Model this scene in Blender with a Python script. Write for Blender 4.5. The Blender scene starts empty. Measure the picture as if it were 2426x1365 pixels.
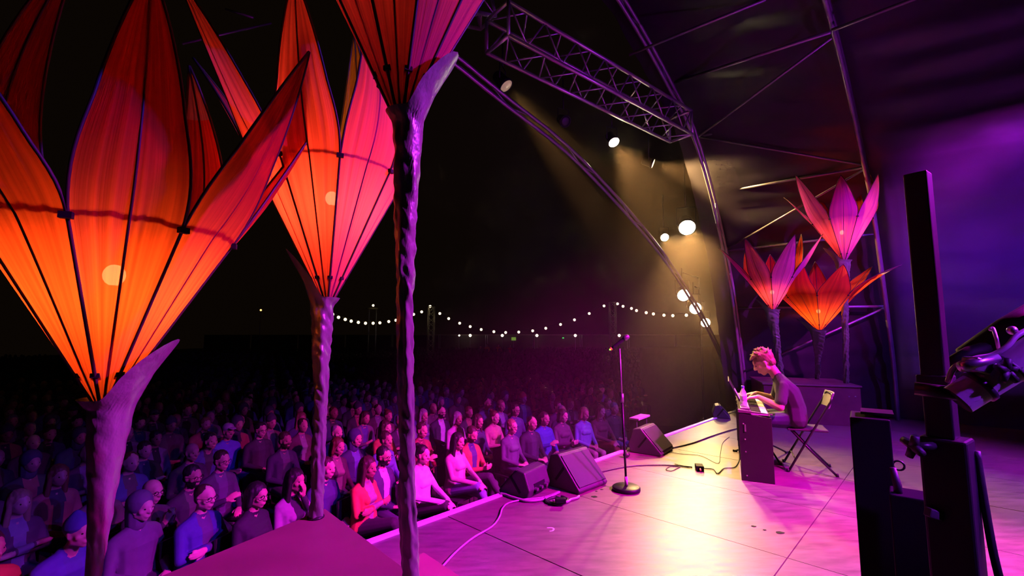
import bpy, bmesh, math, random
import numpy as np
from mathutils import Vector, Matrix, Quaternion, noise

random.seed(7)
SC = bpy.context.scene
COL = SC.collection
V = Vector
PI = math.pi

# ------------------------------------------------------------------ camera
H = 1.45                                  # eye height above the stage deck
FPX = 2426 * 16 / 36                      # 16 mm lens on a 36 mm sensor, in pixels of 2426x1365
PITCH = math.atan(107.5 / FPX)
cam_d = bpy.data.cameras.new('camera')
cam_d.lens = 16; cam_d.sensor_width = 36; cam_d.clip_start = 0.02; cam_d.clip_end = 400
cam = bpy.data.objects.new('camera', cam_d); COL.objects.link(cam)
cam.location = (0, 0, H); cam.rotation_euler = (PI / 2 + PITCH, 0, 0)
SC.camera = cam
SC.view_settings.view_transform = 'Standard'; SC.view_settings.look = 'None'
SC.view_settings.exposure = 0.0; SC.view_settings.gamma = 1.0; SC.view_settings.use_curve_mapping = False
try:
    SC.cycles.use_adaptive_sampling = True
    SC.cycles.adaptive_threshold = 0.13
    SC.cycles.use_denoising = True
    SC.cycles.max_bounces = 3; SC.cycles.diffuse_bounces = 1; SC.cycles.glossy_bounces = 2
    SC.cycles.transmission_bounces = 3; SC.cycles.transparent_max_bounces = 6; SC.cycles.use_light_tree = False; SC.cycles.volume_bounces = 0
    SC.cycles.sample_clamp_indirect = 4.0
    SC.cycles.caustics_reflective = False; SC.cycles.caustics_refractive = False
except Exception:
    pass

CAM = V((0, 0, H))
FW = V((0, math.cos(PITCH), math.sin(PITCH))); UP = V((0, -math.sin(PITCH), math.cos(PITCH)))
def ray(px, py): return V(((px - 1213) / FPX, 0, 0)) + FW + UP * ((682.5 - py) / FPX)
def FL(px, py, z=0.0):
    r = ray(px, py); return CAM + r * ((z - H) / r.z)
def AT(px, py, Y):
    r = ray(px, py); return CAM + r * (Y / r.y)
E1 = FL(885, 1285); E2 = FL(1700, 990)
EE = (E2 - E1).normalized()               # along the stage front, away from the camera
NN = V((EE.y, -EE.x, 0))                  # upstage
ANG_E = math.atan2(EE.y, EE.x)
def ST(s, t, z=0.0): return E1 + EE * s + NN * t + V((0, 0, z))
def to_st(P): return ((P - E1).dot(EE), (P - E1).dot(NN), P.z)
def PL(px, py, t):                        # where the line of sight meets the upright plane t
    r = ray(px, py); k = (t - (CAM - E1).dot(NN)) / r.dot(NN); return CAM + r * k
GROUND = -1.38

# ------------------------------------------------------------------ world and lights
W = bpy.data.worlds.new('night'); SC.world = W; W.use_nodes = True
W.node_tree.nodes['Background'].inputs[0].default_value = (0.022, 0.012, 0.006, 1)
W.node_tree.nodes['Background'].inputs[1].default_value = 0.12

def spot(name, loc, target, power, color, angle, blend=0.5, radius=0.06, parent=None):
    d = bpy.data.lights.new(name, 'SPOT'); d.energy = power; d.color = color
    d.spot_size = math.radians(angle); d.spot_blend = blend; d.shadow_soft_size = radius
    o = bpy.data.objects.new(name, d); COL.objects.link(o)
    o.location = loc
    o.rotation_euler = (V(target) - V(loc)).to_track_quat('-Z', 'Y').to_euler()
    return o
WARM = (1.0, 0.56, 0.20); MAG = (1.0, 0.015, 0.62); BLU = (0.10, 0.03, 1.0); VIO = (0.46, 0.02, 1.0)
# magenta, violet and blue washes hung from the rear of the roof, upstage right
spot('magenta_wash', ST(3.2, 5.6, 4.8), ST(1.9, 1.5, 0), 7600, (1.0, 0.0, 0.72), 47, 0.7)
spot('magenta_riser', ST(3.2, 5.8, 4.6), ST(-0.8, 1.3, 0.9), 5200, (1.0, 0.0, 0.72), 25, 0.7)
spot('violet_wash', ST(4.8, 5.6, 4.3), ST(3.8, 2.6, 0.0), 2400, VIO, 84, 0.8)
spot('magenta_rear', ST(3.0, 5.8, 4.4), ST(7.4, 1.2, 2.0), 3600, (.75, .02, .95), 26, 0.9)
spot('blue_wash', ST(3.4, 6.0, 4.4), ST(-1.2, 1.0, 1.2), 3000, BLU, 44, 0.8)
spot('crowd_magenta', ST(4.4, 5.2, 4.7), ST(2.7, -1.8, -0.2), 6500, MAG, 29, 1.0)
spot('crowd_violet', ST(5.0, 4.8, 4.4), ST(4.4, -1.9, -0.2), 5000, (.85, .02, .80), 30, 1.0)
spot('crowd_blue', ST(1.6, 5.6, 4.9), ST(0.6, -1.8, -0.2), 1300, BLU, 32, 1.0)
spot('violet_uplight', ST(3.6, 5.8, 0.4), ST(3.4, 0.0, 4.9), 420, VIO, 60, 0.8)
spot('boom_fill', V((2.7, -0.3, 2.9)), V((1.30, 1.05, 1.36)), 900, (.32, .02, 1.0), 14, 0.8)  # not on the roof: added narrow spot near the camera, brightens the boom
spot('violet_haze_light', ST(6.0, 5.7, 3.4), ST(6.6, 3.0, 2.2), 1100, (0.16, 0.02, 1.0), 60, 0.9)

# ------------------------------------------------------------------ materials
MATS = {}
def mat(name, col, rough=0.6, metal=0.0, emit=None, estr=0.0, vary=0.12, scale=8.0, bump=0.0, bscale=30.0,
        spec=0.5, alpha=1.0, trans=0.0, sheen=0.0, stretch=None):
    if name in MATS: return MATS[name]
    m = bpy.data.materials.new(name); m.use_nodes = True
    nt = m.node_tree; b = nt.nodes['Principled BSDF']
    b.inputs['Base Color'].default_value = (*col, 1); b.inputs['Roughness'].default_value = rough
    b.inputs['Metallic'].default_value = metal; b.inputs['Specular IOR Level'].default_value = spec
    b.inputs['Alpha'].default_value = alpha; b.inputs['Transmission Weight'].default_value = trans
    b.inputs['Sheen Weight'].default_value = sheen
    if emit:
        b.inputs['Emission Color'].default_value = (*emit, 1); b.inputs['Emission Strength'].default_value = estr
    if vary or bump:
        tc = nt.nodes.new('ShaderNodeTexCoord'); src = tc.outputs['Object']
        if stretch:
            mp = nt.nodes.new('ShaderNodeMapping'); mp.inputs['Scale'].default_value = stretch
            nt.links.new(src, mp.inputs['Vector']); src = mp.outputs['Vector']
    if vary:
        n = nt.nodes.new('ShaderNodeTexNoise'); n.inputs['Scale'].default_value = scale; n.inputs['Detail'].default_value = 2
        nt.links.new(src, n.inputs['Vector'])
        mx = nt.nodes.new('ShaderNodeMix'); mx.data_type = 'RGBA'
        lo = [max(0, c * (1 - vary * 2)) for c in col]; hi = [min(1, c * (1 + vary * 2)) for c in col]
        mx.inputs[6].default_value = (*lo, 1); mx.inputs[7].default_value = (*hi, 1)
        nt.links.new(n.outputs['Fac'], mx.inputs[0]); nt.links.new(mx.outputs[2], b.inputs['Base Color'])
    if bump:
        n2 = nt.nodes.new('ShaderNodeTexNoise'); n2.inputs['Scale'].default_value = bscale; n2.inputs['Detail'].default_value = 2
        nt.links.new(src, n2.inputs['Vector'])
        bp = nt.nodes.new('ShaderNodeBump'); bp.inputs['Strength'].default_value = bump
        nt.links.new(n2.outputs['Fac'], bp.inputs['Height']); nt.links.new(bp.outputs['Normal'], b.inputs['Normal'])
    MATS[name] = m
    return m

def petal_mat(name, col, col_t):
    """thin stretched cloth: reflects, lets light through, and shows the lamp a little; streaks follow the gathers"""
    m = bpy.data.materials.new(name); m.use_nodes = True; nt = m.node_tree; N = nt.nodes; L = nt.links
    for n in list(N): N.remove(n)
    out = N.new('ShaderNodeOutputMaterial')
    uv = N.new('ShaderNodeUVMap')
    mp = N.new('ShaderNodeMapping'); mp.inputs['Scale'].default_value = (16, 0.8, 1)
    L.new(uv.outputs[0], mp.inputs[0])
    no = N.new('ShaderNodeTexNoise'); no.inputs['Scale'].default_value = 1.0; no.inputs['Detail'].default_value = 3
    L.new(mp.outputs[0], no.inputs['Vector'])
    rmp = N.new('ShaderNodeMapRange'); rmp.inputs[1].default_value = 0.3; rmp.inputs[2].default_value = 0.7
    rmp.inputs[3].default_value = 0.45; rmp.inputs[4].default_value = 1.0
    L.new(no.outputs['Fac'], rmp.inputs[0])
    mul = N.new('ShaderNodeMix'); mul.data_type = 'RGBA'; mul.blend_type = 'MULTIPLY'; mul.inputs[0].default_value = 1
    mul.inputs[6].default_value = (*col_t, 1)
    L.new(rmp.outputs[0], mul.inputs[7])
    df = N.new('ShaderNodeBsdfDiffuse'); df.inputs[0].default_value = (*col, 1)
    tr = N.new('ShaderNodeBsdfTranslucent'); L.new(mul.outputs[2], tr.inputs[0])
    tp = N.new('ShaderNodeBsdfTransparent'); tp.inputs[0].default_value = (*[min(1, c + .15) for c in col_t], 1)
    m1 = N.new('ShaderNodeMixShader'); m1.inputs[0].default_value = 0.62
    L.new(df.outputs[0], m1.inputs[1]); L.new(tr.outputs[0], m1.inputs[2])
    m2 = N.new('ShaderNodeMixShader'); m2.inputs[0].default_value = 0.07
    L.new(m1.outputs[0], m2.inputs[1]); L.new(tp.outputs[0], m2.inputs[2])
    bp = N.new('ShaderNodeBump'); bp.inputs['Strength'].default_value = 0.25; bp.inputs['Distance'].default_value = 0.02
    L.new(no.outputs['Fac'], bp.inputs['Height'])
    L.new(bp.outputs[0], df.inputs['Normal']); L.new(bp.outputs[0], tr.inputs['Normal'])
    L.new(m2.outputs[0], out.inputs[0])
    return m

# ------------------------------------------------------------------ mesh helpers
def link(name, me, m=None, parent=None, smooth=False):
    o = bpy.data.objects.new(name, me); COL.objects.link(o)
    if m is not None and len(me.materials) == 0: me.materials.append(m)
    if smooth: me.polygons.foreach_set('use_smooth', [True] * len(me.polygons))
    if parent is not None: o.parent = parent
    return o
def tag(o, label=None, cat=None, group=None, kind=None):
    if label: o['label'] = label
    if cat: o['category'] = cat
    if group: o['group'] = group
    if kind: o['kind'] = kind
    return o
def thing(name, label, cat, loc=(0, 0, 0), rz=0.0, group=None):
    o = bpy.data.objects.new(name, None); COL.objects.link(o)
    o.location = loc; o.rotation_euler = (0, 0, rz); o.empty_display_size = 0.1
    return tag(o, label, cat, group)

class MB:
    """collects vertices and faces, then becomes one mesh"""
    def __init__(s): s.v = []; s.f = []
    def add(s, vs, fs):
        k = len(s.v); s.v += [tuple(v) for v in vs]; s.f += [tuple(i + k for i in f) for f in fs]; return s
    def box(s, c, d, M=None, taper=1.0):
        x, y, z = d[0] / 2, d[1] / 2, d[2] / 2; c = V(c)
        vs = [V((a * x * (taper if e > 0 else 1), b * y * (taper if e > 0 else 1), e * z)) for e in (-1, 1) for a, b in ((-1, -1), (1, -1), (1, 1), (-1, 1))]
        vs = [c + (M @ v if M else v) for v in vs]
        return s.add(vs, [(3, 2, 1, 0), (4, 5, 6, 7), (0, 1, 5, 4), (1, 2, 6, 5), (2, 3, 7, 6), (3, 0, 4, 7)])
    def prism(s, poly, a, b):
        """poly: points on plane a (list of Vectors); b: extrusion Vector"""
        n = len(poly); vs = [V(p) for p in poly] + [V(p) + V(b) for p in poly]
        return s.add(vs, [tuple(range(n - 1, -1, -1)), tuple(range(n, 2 * n))] + [(i, (i + 1) % n, n + (i + 1) % n, n + i) for i in range(n)])
    def tube(s, pts, r, seg=8, cap=True):
        pts = [V(p) for p in pts]; n = len(pts); rs = r if isinstance(r, (list, tuple)) else [r] * n
        vs = []; prev = None
        for i, p in enumerate(pts):
            t = (pts[min(i + 1, n - 1)] - pts[max(i - 1, 0)])
            t = t.normalized() if t.length > 1e-9 else V((0, 0, 1))
            if prev is None:
                a = t.cross(V((0, 0, 1)))
                if a.length < 1e-3: a = t.cross(V((1, 0, 0)))
            else: a = prev - t * prev.dot(t)
            a.normalize(); prev = a; b = t.cross(a)
            vs += [p + (a * math.cos(2 * PI * k / seg) + b * math.sin(2 * PI * k / seg)) * rs[i] for k in range(seg)]
        fs = [(i * seg + k, i * seg + (k + 1) % seg, (i + 1) * seg + (k + 1) % seg, (i + 1) * seg + k) for i in range(n - 1) for k in range(seg)]
        if cap: fs += [tuple(range(seg - 1, -1, -1)), tuple((n - 1) * seg + k for k in range(seg))]
        return s.add(vs, fs)
    def lathe(s, prof, seg=20, c=(0, 0, 0), M=None):
        c = V(c); vs = []; n = len(prof)
        for r, z in prof:
            for k in range(seg):
                v = V((r * math.cos(2 * PI * k / seg), r * math.sin(2 * PI * k / seg), z)); vs.append(c + (M @ v if M else v))
        fs = [(i * seg + k, i * seg + (k + 1) % seg, (i + 1) * seg + (k + 1) % seg, (i + 1) * seg + k) for i in range(n - 1) for k in range(seg)]
        fs += [tuple(range(seg - 1, -1, -1)), tuple((n - 1) * seg + k for k in range(seg))]
        return s.add(vs, fs)
    def ball(s, c, r, seg=12, sc=(1, 1, 1)):
        prof = [(max(1e-4, math.sin(PI * i / 8)) * r, -math.cos(PI * i / 8) * r) for i in range(9)]
        return s.lathe(prof, seg, c, Matrix.Diagonal(V(sc)))
    def me(s, name='m'):
        m = bpy.data.meshes.new(name); m.from_pydata(s.v, [], s.f); m.validate(); m.update(); return m
    def build(s, name, m, parent=None, smooth=False, bevel=0.0):
        me = s.me(name)
        if bevel:
            bm = bmesh.new(); bm.from_mesh(me)
            es = [e for e in bm.edges if len(e.link_faces) == 2 and e.calc_face_angle(0) > 0.5]
            bmesh.ops.bevel(bm, geom=es, offset=bevel, segments=2, affect='EDGES', profile=0.5)
            bm.to_mesh(me); bm.free()
        return link(name, me, m, parent, smooth)
def smooth_path(pts, n=8):
    pts = [V(p) for p in pts]; out = []
    for i in range(len(pts) - 1):
        p0 = pts[max(i - 1, 0)]; p1 = pts[i]; p2 = pts[i + 1]; p3 = pts[min(i + 2, len(pts) - 1)]
        for k in range(n):
            t = k / n
            out.append(0.5 * ((2 * p1) + (p2 - p0) * t + (2 * p0 - 5 * p1 + 4 * p2 - p3) * t * t + (3 * p1 - p0 - 3 * p2 + p3) * t ** 3))
    out.append(pts[-1]); return out
def copy_tree(o, parent=None):
    c = o.copy(); COL.objects.link(c); c.parent = parent
    for ch in list(o.children): copy_tree(ch, c)
    return c
def local(o, P): return P - V(o.location)      # for Empties that are not rotated

M_BLACK = mat('black_plastic', (0.010, 0.010, 0.011), 0.6, spec=0.12)
M_BLKMETAL = mat('black_metal', (0.016, 0.016, 0.018), 0.42, 0.1, spec=0.3)
M_STEEL = mat('galvanised_steel', (0.42, 0.42, 0.43), 0.38, 0.85, bump=0.05)
M_ALU = mat('aluminium', (0.62, 0.62, 0.63), 0.32, 0.9)
M_WHITE = mat('white_paint', (0.8, 0.79, 0.77), 0.5)
M_RUB = mat('black_rubber', (0.02, 0.02, 0.02), 0.55)
# ------------------------------------------------------------------ the setting: field, deck, edge
def floor_mat():
    m = bpy.data.materials.new('deck_plywood'); m.use_nodes = True; nt = m.node_tree; N = nt.nodes; L = nt.links
    b = N['Principled BSDF']
    tc = N.new('ShaderNodeTexCoord'); mp = N.new('ShaderNodeMapping')
    mp.inputs['Rotation'].default_value = (0, 0, -ANG_E); mp.inputs['Scale'].default_value = (2.0, 9.0, 1)
    L.new(tc.outputs['Object'], mp.inputs[0])
    n1 = N.new('ShaderNodeTexNoise'); n1.inputs['Scale'].default_value = 2.2; n1.inputs['Detail'].default_value = 4; n1.inputs['Roughness'].default_value = 0.65
    n2 = N.new('ShaderNodeTexNoise'); n2.inputs['Scale'].default_value = 1.3; n2.inputs['Detail'].default_value = 3
    L.new(mp.outputs[0], n1.inputs['Vector']); L.new(tc.outputs['Object'], n2.inputs['Vector'])
    mx = N.new('ShaderNodeMix'); mx.data_type = 'RGBA'
    mx.inputs[6].default_value = (0.06, 0.05, 0.043, 1); mx.inputs[7].default_value = (0.36, 0.30, 0.26, 1)
    L.new(n1.outputs['Fac'], mx.inputs[0])
    mul = N.new('ShaderNodeMix'); mul.data_type = 'RGBA'; mul.blend_type = 'MULTIPLY'; mul.inputs[0].default_value = 0.5
    L.new(mx.outputs[2], mul.inputs[6]); L.new(n2.outputs['Color'], mul.inputs[7])
    L.new(mul.outputs[2], b.inputs['Base Color'])
    mr = N.new('ShaderNodeMapRange'); mr.inputs[3].default_value = 0.30; mr.inputs[4].default_value = 0.52
    L.new(n1.outputs['Fac'], mr.inputs[0]); L.new(mr.outputs[0], b.inputs['Roughness'])
    bp = N.new('ShaderNodeBump'); bp.inputs['Strength'].default_value = 0.12; bp.inputs['Distance'].default_value = 0.004
    L.new(n1.outputs['Fac'], bp.inputs['Height']); L.new(bp.outputs[0], b.inputs['Normal'])
    return m
M_DECK = floor_mat()
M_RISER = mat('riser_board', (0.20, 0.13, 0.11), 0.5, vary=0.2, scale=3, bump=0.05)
M_GRASS = mat('dark_field', (0.035, 0.035, 0.02), 0.9, vary=0.3, scale=2, bump=0.4, bscale=14)

gr = MB(); n = 24
gv = [(-60 + 140 * i / n, -8 + 95 * j / n, GROUND + 0.02 * noise.noise(V((i * .9, j * .9, 0)))) for j in range(n + 1) for i in range(n + 1)]
gr.add(gv, [(j * (n + 1) + i, j * (n + 1) + i + 1, (j + 1) * (n + 1) + i + 1, (j + 1) * (n + 1) + i) for j in range(n) for i in range(n)])
tag(gr.build('ground', M_GRASS), 'dark trampled field the audience sits on', 'ground', kind='structure')

S0, S1, T1 = -3.6, 9.2, 6.4
PW, PT_, S_OFF, T_OFF = 1.105, 2.21, 0.64, -0.07
sub = MB(); c = ST((S0 + S1) / 2, T1 / 2)
MR = Matrix.Rotation(ANG_E, 3, 'Z')        # local x = along the edge, local -y = upstage
def deck_box(mb, s0, s1, t0, t1, z0, z1):
    return mb.prism([ST(s0, t0, z0), ST(s0, t1, z0), ST(s1, t1, z0), ST(s1, t0, z0)][::-1], 0, V((0, 0, z1 - z0)))
deck_box(sub, S0, S1, 0.0, T1, -0.12, -0.012)
floor = sub.build('floor', M_ALU)
tag(floor, 'stage deck of worn plywood panels lit magenta and amber', 'stage floor', kind='structure')
k0 = int(math.floor((S0 - S_OFF) / PW))
for i in range(k0, 12):
    for j in range(0, 3):
        a0 = max(S0, S_OFF + i * PW); a1 = min(S1, S_OFF + (i + 1) * PW); b0 = max(0.0, T_OFF + j * PT_); b1 = min(T1, T_OFF + (j + 1) * PT_)
        if a1 - a0 < 0.05: continue
        mb = MB(); g = 0.0035
        deck_box(mb, a0 + g, a1 - g, b0 + g, b1 - g, -0.012, 0.0 - 0.0006 * ((i * 7 + j * 3) % 3))
        mb.build('deck_panel', M_DECK, floor)
# skirt and white edge strip
mb = MB(); deck_box(mb, S0, S1, -0.02, 0.0, GROUND, -0.02)
tag(mb.build('wall_front', mat('skirt_cloth', (0.01, 0.01, 0.011), 0.9)), 'black skirt closing the stage front down to the field', 'stage skirt', kind='structure')
mb = MB(); deck_box(mb, S0, S1, -0.05, 0.012, -0.03, 0.012)
tag(mb.build('trim_1', mat('white_edge_strip', (0.85, 0.84, 0.82), 0.35), bevel=0.004), 'bright white edge strip along the stage front', 'edge strip', kind='structure')

# floor marks: chalk hook and dark chips
mb = MB()
hk = [FL(1296, 1250, .003), FL(1308, 1250, .003), FL(1312, 1253, .003), FL(1309, 1257, .003), FL(1302, 1258, .003)]
mb.tube(smooth_path(hk, 4), 0.006, 6); mb.v = [(x, y, 0.001 + (z - .003) * 0.1) for x, y, z in mb.v]
tag(mb.build('tape_mark', M_WHITE), 'small white hook-shaped tape mark on the deck', 'floor mark')
for i, (px, py, r) in enumerate([(1408, 1177, .032), (1413, 1164, .014), (1425, 1160, .016), (1420, 1152, .01), (1428, 1147, .012), (1785, 1247, .02), (1848, 1262, .03), (1812, 1256, .014)]):
    mb = MB(); p = FL(px, py, 0.001); rr = [r * (0.7 + 0.5 * random.random()) for _ in range(10)]
    mb.prism([p + V((math.cos(q * PI / 5) * rr[q], math.sin(q * PI / 5) * rr[q] * .7, 0)) for q in range(10)], 0, V((0, 0, 0.001)))
    tag(mb.build('paint_chip', M_BLACK), ['largest dark scuff spot, nearest the cable knot', 'dark scuff spot just above the largest one', 'dark scuff spot on the right of the wedge scuffs', 'smallest dark scuff beside the middle wedge', 'topmost dark scuff beside the middle wedge', 'left dark scuff before the keyboard cabinet', 'right and widest dark scuff before the keyboard cabinet', 'small dark scuff between the two before the keyboard'][i], 'floor mark', 'scuffs by the wedge' if i < 5 else 'scuffs by the keyboard')

# ------------------------------------------------------------------ risers (flower plinths)
RZ = 0.69
A_ = FL(770, 1205, RZ); a_dir = (FL(950, 1340, RZ) - A_).normalized(); b_dir = (FL(380, 1365, RZ) - A_).normalized()
def RP(p, q, z=RZ): return V((A_.x, A_.y, 0)) + V((a_dir.x, a_dir.y, 0)) * p + V((b_dir.x, b_dir.y, 0)) * q + V((0, 0, z))
def quad_box(mb, f, p0, p1, q0, q1, z0, z1):
    poly = [f(p0, q0, z0), f(p1, q0, z0), f(p1, q1, z0), f(p0, q1, z0)]
    nrm = (poly[1] - poly[0]).cross(poly[2] - poly[1])
    if nrm.z < 0: poly = poly[::-1]
    return mb.prism(poly, 0, V((0, 0, z1 - z0)))
r1 = thing('flower_riser', 'reddish board plinth at lower left carrying the three large flowers', 'riser', (0, 0, 0))
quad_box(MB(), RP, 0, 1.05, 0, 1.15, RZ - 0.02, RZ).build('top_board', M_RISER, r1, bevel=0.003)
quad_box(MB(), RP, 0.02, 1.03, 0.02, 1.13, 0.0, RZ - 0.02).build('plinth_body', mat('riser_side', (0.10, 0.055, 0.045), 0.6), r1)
LZ = 0.22
B_ = FL(1003, 1308, LZ)
def LP(p, q, z=0): return V((B_.x, B_.y, 0)) + V((a_dir.x, a_dir.y, 0)) * p + V((b_dir.x, b_dir.y, 0)) * q + V((0, 0, z))
dq = 0.0
while True:
    P = LP(0, dq, 0); rel = P - A_
    det = a_dir.x * b_dir.y - a_dir.y * b_dir.x; q_ = (a_dir.x * rel.y - a_dir.y * rel.x) / det
    if q_ > -0.01 or dq > 1.5: break
    dq += 0.01
r2 = thing('step_box', 'low dark plinth against the foot of the left flower riser', 'riser', (0, 0, 0))
quad_box(MB(), LP, 0, 0.75, 0, max(dq - 0.02, 0.05), LZ - 0.02, LZ).build('top_board', M_RISER, r2, bevel=0.003)
quad_box(MB(), LP, 0.015, 0.735, 0.015, max(dq - 0.035, 0.03), 0, LZ - 0.02).build('plinth_body', MATS['riser_side'], r2)

FZ = 0.63
C0 = FL(1880, 1003); C1 = FL(2045, 1012); fdir = (C1 - C0).normalized(); fdep = V((-fdir.y, fdir.x, 0))
C0 = C1 - fdir * 1.35
def FP(p, q, z=0): return V((C0.x, C0.y, 0)) + fdir * p + fdep * q + V((0, 0, z))
r3 = thing('flower_riser', 'dark red board plinth behind the pianist carrying three far flowers', 'riser', (0, 0, 0))
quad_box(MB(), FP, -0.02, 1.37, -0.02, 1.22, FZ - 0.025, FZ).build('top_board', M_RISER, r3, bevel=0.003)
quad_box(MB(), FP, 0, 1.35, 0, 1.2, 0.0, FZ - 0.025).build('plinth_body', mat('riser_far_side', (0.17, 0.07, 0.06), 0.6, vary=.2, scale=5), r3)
for px in (2006, 2021):
    mb = MB(); p = AT(px, 939, C1.y); mb.ball(p - fdep * 0.0 + V((0, -0.05, 0)), 0.011, 8); mb.build('bolt_head', M_ALU, r3)

# ------------------------------------------------------------------ roof: arches, purlins, skin
def arch_sz(pix, t, c_s, top):
    pts = [to_st(PL(px, py, t)) for px, py in pix]
    sz = [(p[0], p[2]) for p in pts]
    sz = [(sz[0][0] + 0.03, -0.02)] + sz + [(c_s, top)] + [(2 * c_s - s, z) for s, z in sz[::-1]] + [(2 * c_s - sz[0][0] - .03, -0.02)]
    return sz
def resample(sz, n):
    P = smooth_path([V((s, z, 0)) for s, z in sz], 12); d = [0]
    for i in range(1, len(P)): d.append(d[-1] + (P[i] - P[i - 1]).length)
    out = []; j = 0
    for k in range(n):
        x = d[-1] * k / (n - 1)
        while j < len(P) - 2 and d[j + 1] < x: j += 1
        f = (x - d[j]) / max(1e-9, d[j + 1] - d[j]); out.append(P[j].lerp(P[j + 1], max(0, min(1, f))))
    return [(p.x, p.y) for p in out]
NA = 65
TA, TB, TD = 0.09, 2.265, 4.9
azA = resample(arch_sz([(1765, 900), (1740, 700), (1700, 500), (1650, 320), (1600, 215), (1480, 0)], TA, 0.7, 6.75), NA)
azB = resample(arch_sz([(2115, 840), (2070, 500), (2050, 390), (2010, 200), (1960, 0)], TB, 0.7, 6.0), NA)
azD = [(0.7 + (s - .7) * 1.02, z * 0.97) for s, z in azB]
M_PIPE = mat('roof_pipe', (0.30, 0.29, 0.30), 0.38, 0.6)
def arch(az, t, label, gap=0.15, r=0.028):
    o = thing('arch_truss', label, 'truss', ST(0.7, t, 0), 0, 'arched roof trusses')
    def pt(i, off):
        s, z = az[i]; s2, z2 = az[max(i - 1, 0)]; s3, z3 = az[min(i + 1, len(az) - 1)]
        d = V((s3 - s2, z3 - z2)).normalized(); nx, nz = -d.y, d.x     # inward normal
        return local(o, ST(s + nx * off, t, z + nz * off))
    for off in (0.0, gap): MB().tube([pt(i, off) for i in range(len(az))], r, 8).build('chord', M_PIPE, o, True)
    mesh_n = len(az)
    for i in range(2, mesh_n - 2, 2):
        mb = MB(); mb.tube([pt(i, 0), pt(i + (1 if (i // 2) % 2 else -1), gap)], 0.010, 6); mb.build('lacing_bar', M_PIPE, o, True)
    return o
arch(azA, TA, 'curved twin-pipe roof arch rising from beyond the keyboard player', 0.15)
arch(azB, TB, 'curved roof arch rising behind the far flowers to the top of the frame', 0.13)
arch(azD, TD, 'rearmost roof arch at the dark back of the stage', 0.13)
pC = [to_st(PL(px, py, -0.45)) for px, py in [(1720, 870), (1600, 640), (1400, 400), (1200, 230)]]
szC = [(p[0], p[2]) for p in pC]; szC = [(szC[0][0] + .5, 0.0 + GROUND)] + szC + [(szC[-1][0] - 1.6, szC[-1][1] + .25), (szC[-1][0] - 4.2, szC[-1][1] + .1)]
arch(resample(szC, 40), -0.45, 'long low purple-lit arch crossing the dark in front of the stage', 0.10, 0.022)

# skin
ts = [-0.30, 0, .35, .7, 1.05, 1.4, 1.75, 2.0, TB, 2.6, 3.0, 3.4, 3.8, 4.2, 4.6, TD, 5.6, 6.3]
def arch_at(i, t):
    def sz(az): return V((az[i][0] - 0.7, az[i][1]))
    if t <= TB: f = (t - TA) / (TB - TA); v = sz(azA).lerp(sz(azB), f)
    else: f = min(1.3, (t - TB) / (TD - TB)); v = sz(azB) + (sz(azD) - sz(azB)) * f
    return v
tt = []
for a, b in zip(ts[:-1], ts[1:]):
    for k in range(6): tt.append(a + (b - a) * k / 6)
tt.append(ts[-1])
ii = [x / 3 for x in range((NA - 1) * 3 + 1)]
mb = MB(); vs = []
for t in tt:
    for x in ii:
        i = int(min(x, NA - 2)); f = x - i
        v = arch_at(i, t).lerp(arch_at(i + 1, t), f)
        dist = min(abs(t - TA), abs(t - TB), abs(t - TD)); slack = min(1.0, dist / 0.5)
        w = noise.noise(V((x * 1.2, t * 0.55 + x * 0.22, 3.1))) * 0.06 + noise.noise(V((x * 3.4, t * 0.8 + x * .6, 8.7))) * 0.05
        k = 1 + (0.14 + w * slack) / max(2.5, v.length)
        vs.append(ST(0.7 + v.x * k, t, max(-.03, v.y * k)))
nx = len(ii)
mb.add(vs, [(a * nx + b, a * nx + b + 1, (a + 1) * nx + b + 1, (a + 1) * nx + b) for a in range(len(tt) - 1) for b in range(nx - 1)])
M_TARP = mat('black_tarpaulin', (0.022, 0.021, 0.024), 0.36, vary=0.1, bump=0.15, bscale=5, spec=0.5)
tag(mb.build('ceiling', M_TARP, smooth=True), 'black wrinkled tarpaulin roof skin stretched over the arches', 'tent roof', kind='structure')
# rear wall of the stage
mb = MB(); bw = [ST(0.7 + arch_at(i, 6.3).x, 6.3, max(0, arch_at(i, 6.3).y)) for i in range(NA)]
mb.add(bw, [tuple(range(NA))]); tag(mb.build('wall_back', M_TARP), 'black cloth closing the back of the stage', 'wall', kind='structure')

def pipe(a, b, label, r=0.022, group='roof purlins and braces'):
    mid = (a + b) / 2
    o = MB().tube([a - mid, b - mid], r, 8).build('roof_pipe', M_PIPE, None, True); o.location = mid
    return tag(o, label, 'pipe', group)
AB = [((1600, 195), (1968, 76), 'horizontal roof pipe nearest the top, between the two front arches'),
      ((1655, 324), (2040, 238), 'long roof pipe leaving the brace joint on the front arch, upper one'),
      ((1700, 456), (2052, 396), 'amber-lit roof pipe just above the far flowers'),
      ((1722, 595), (2080, 553), 'roof pipe passing behind the pink far flower'),
      ((1750, 730), (2100, 726), 'lowest horizontal pipe behind the far flowers')]
for a, b, lb in AB: pipe(PL(*a, TA), PL(*b, TB), lb)
for a, b, lb in [((1655, 324), (1978, 84), 'diagonal roof brace climbing from the front arch joint to the top'),
                 ((1655, 324), (2050, 392), 'diagonal roof brace sloping down to the rear arch joint above the tallest flower'),
                 ((1722, 590), (2050, 400), 'diagonal brace hidden partly behind the tallest far flower'),
                 ((1762, 880), (2100, 728), 'diagonal brace low behind the stems of the far flowers')]: pipe(PL(*a, TA), PL(*b, TB), lb, 0.018)
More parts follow.
